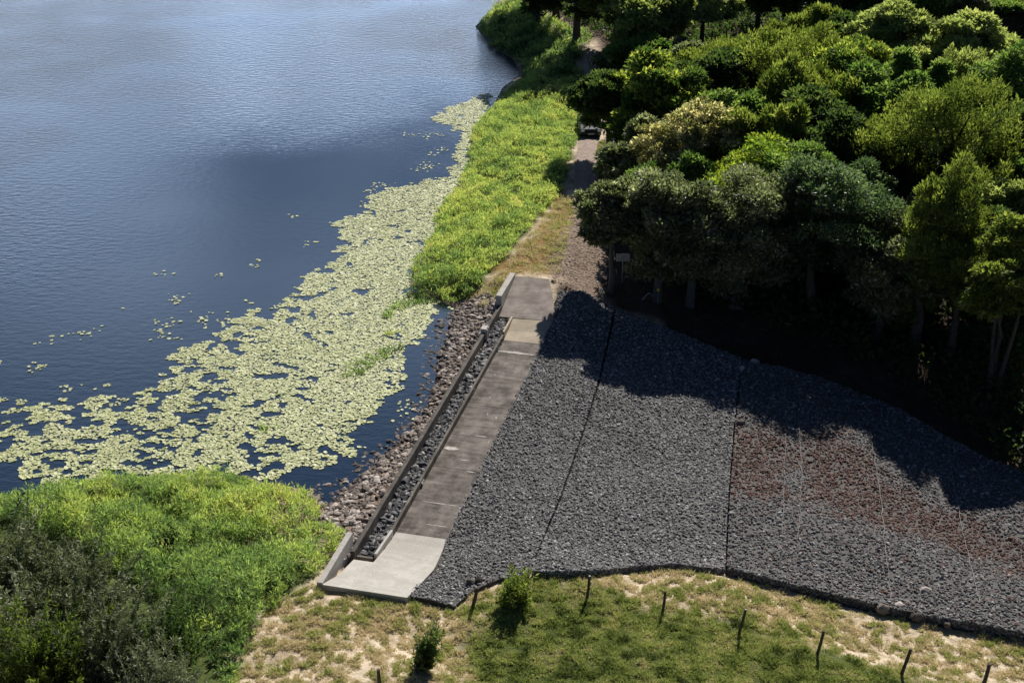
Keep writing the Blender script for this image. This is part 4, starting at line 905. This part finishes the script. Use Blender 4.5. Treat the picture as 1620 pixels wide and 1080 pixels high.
# far row
T('broadleaf_tree', 818, 6, -190, 110, 'dark', 'dark tree at the very top of the frame standing closest to the far shore', seed=51, bare=.7, tbase=.4)
T('broadleaf_tree', 880, 30, -170, 130, 'dark', 'dark tree at the top edge, between shaded weeds and the far bend of the track', seed=52, bare=.3, tbase=.4)
T('broadleaf_tree', 852, 40, -150, 120, 'dark', 'very dark far tree nearest the lake at the top edge', seed=39, bare=.12, tbase=.4)
T('broadleaf_tree', 912, 68, -140, 130, 'dark', 'very dark far tree behind the shaded weed bank, second from the lake', seed=40, bare=.14, tbase=.45)
T('broadleaf_tree', 968, 88, -100, 110, 'olive', 'dull olive far tree at the inner end of the shaded bank', form='plume', seed=41, bare=.1, tbase=.4)
T('broadleaf_tree', 1020, 108, -45, 125, 'airy', 'tall grey olive far tree behind the golden tipped one', seed=42, bare=.1, tbase=.45)
T('gum_tree', 1108, 95, -50, 80, 'airy', 'pale gum tree left of the small sunlit lawn gap', form='airy', seed=43, tbase=.6)
T('broadleaf_tree', 1195, 68, -80, 95, 'dark', 'dark far tree with a white glint behind the great dome', seed=44, tbase=.55, bare=.1)
T('conifer_tree', 1262, 70, -70, 75, 'dark', 'dark conifer with green sunlit edge behind the great dome', form='conifer', seed=45, tbase=.8, bare=.03)
T('broadleaf_tree', 1322, 92, -30, 90, 'blue', 'dark green leafy tree between conifer and airy gum', seed=46, tbase=.6, bare=.1)
T('broadleaf_tree', 1390, 70, -70, 90, 'dark', 'shadowy far tree above the airy gum', seed=47, tbase=.5)
T('broadleaf_tree', 1462, 72, -45, 80, 'green', 'soft green far tree between the two airy gums', seed=48, tbase=.55)
T('broadleaf_tree', 1515, 68, -20, 75, 'grey', 'grey green far tree left of the narrow cypress', seed=49, tbase=.5)
for k, (x, yb, yt, w_, mt, lab) in enumerate([
    (1240, 455, 240, 120, 'green', 'mid green tree squeezed between yellow lime crown and blue green front tree'), (1345, 470, 255, 130, 'blue', 'blue green tree behind the dark grey front tree'),
    (1395, 400, 215, 110, 'dark', 'dark tree in the gap left of the broad tall olive'), (1150, 365, 180, 110, 'olive', 'olive tree right beside the cream blossom'),
    (1270, 285, 100, 140, 'olive', 'olive crown forming the front face of the great dome'), (1365, 300, 105, 120, 'green', 'leafy bright tree under the left vine column'),
    (1440, 335, 125, 120, 'green', 'fresh green tree between vine columns and broad tall olive'), (1500, 250, 85, 110, 'airy', 'soft grey green tree below the bright rimmed gum'),
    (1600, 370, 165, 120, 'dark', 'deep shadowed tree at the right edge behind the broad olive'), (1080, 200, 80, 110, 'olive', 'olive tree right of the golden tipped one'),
    (1120, 190, 70, 90, 'grey', 'greyish tree at the far left foot of the great dome'), (1275, 150, 20, 110, 'olive', 'far olive tree peeping over the great dome'),
    (1350, 160, 25, 110, 'dark', 'far dark tree left of the airy gum'), (1455, 165, 45, 100, 'airy', 'pale olive tree between the two airy gums'), (1165, 135, 62, 70, 'dark', 'dark tree beyond the small sunlit lawn gap'),
    (1540, 560, 330, 100, 'dark', 'dark tree in the gully behind the bare stems'), (1010, 330, 190, 90, 'grey', 'grey tree between cream blossom and the track'), (1420, 480, 300, 110, 'grey', 'ashy tree just left of the pointed olive one')]):
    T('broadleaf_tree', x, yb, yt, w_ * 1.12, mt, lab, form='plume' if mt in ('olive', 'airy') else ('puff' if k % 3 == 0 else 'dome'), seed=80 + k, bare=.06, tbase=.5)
r = np.random.default_rng(77); X, Y = fill_poly(wpoly([(985, 330), (1020, 425), (1100, 470), (1180, 490), (1400, 550), (1560, 640), (1700, 730), (1900, 800), (1900, -60), (800, -60), (806, -8), (850, 30), (925, 76), (962, 92), (985, 115), (1010, 200)], .5), 1.6, r)
nl = 12; n = len(X); a = r.uniform(0, 6.28, (n, nl)); el = r.uniform(-.2, 1.2, (n, nl)); f = r.uniform(.1, 1, (n, nl)); hh = .5 + 2.2 * fnoise(X, Y, 4)
B = np.stack([X[:, None] + .5 * np.cos(a) * r.random((n, nl)), Y[:, None] + .5 * np.sin(a) * r.random((n, nl)), h(X, Y)[:, None] + f * hh[:, None]], -1).reshape(-1, 3)
D = np.stack([np.cos(a) * np.cos(el), np.sin(a) * np.cos(el), np.sin(el)], -1).reshape(-1, 3); L_ = r.uniform(.3, .6, n * nl)
V, F = leaves(B, D, L_, L_ * .5, r); tag(mesh_obj('undergrowth', V, F, LM['dark'], attrs={'tint': np.repeat(np.clip(r.normal(.5, .2, n * nl), 0, 1), 4)}), 'dark leafy undergrowth filling the floor of the wood', 'undergrowth', kind='stuff')
# scrub at the lower left
SG = 'scrub at the lower left corner'
T('scrub_bush', 25, 965, 805, 210, 'scrub', 'ash grey scrub bush at the left edge, highest of the corner scrub', 'bush', 'spray', 60, bare=.03, lsz=1.0, group=SG, tbase=.55)
T('scrub_bush', 130, 1005, 862, 200, 'scrub', 'grey green scrub with pale twigs right of the ash grey bush', 'bush', 'spray', 61, bare=.03, lsz=1.0, group=SG, tbase=.5)
T('scrub_bush', 0, 1075, 885, 190, 'scrub', 'pale dusty grey bush at the left edge below the ash grey one', 'bush', 'spray', 62, bare=.03, lsz=1.0, group=SG, tbase=.8)
T('scrub_bush', 75, 1130, 945, 180, 'olive', 'olive brown bush in the bottom left corner', 'bush', 'spray', 63, bare=.03, lsz=1.0, group=SG, tbase=.2)
T('scrub_bush', 195, 1095, 925, 190, 'scrub', 'tangled grey green bush with bare pale stems, bottom left', 'bush', 'spray', 64, bare=.03, lsz=1.0, group=SG, tbase=.42)
T('scrub_bush', 272, 1072, 932, 115, 'dark', 'very dark bush standing against the bright green weeds', 'bush', 'spray', 65, bare=.03, lsz=1.0, group=SG, tbase=.5)
T('scrub_bush', 270, 1165, 1010, 150, 'scrub', 'low grey bush at the bottom edge below the very dark one', 'bush', 'spray', 66, bare=.03, lsz=1.0, group=SG, tbase=.55)
# single bushes
T('bush', 816, 958, 898, 66, 'olive', 'rounded dark green bush at the edge of the gravel among fence posts', 'bush', 'spray', 70, bare=.0, lsz=.85, group='single bushes on the slope', tbase=.45)
T('bush', 668, 1058, 985, 42, 'dark', 'narrow dark leaning bush in the dip beside the bleached sapling', 'bush', 'spray', 71, bare=.0, lsz=.85, group='single bushes on the slope', tbase=.7, lean=.5)
T('bush', 266, 872, 846, 36, 'dark', 'small black green bush in the middle of the near weeds', 'bush', 'spray', 72, bare=.0, lsz=.85, group='single bushes on the slope', tbase=.3)
print('leaves in trees', sum(n for _, n in TREES))
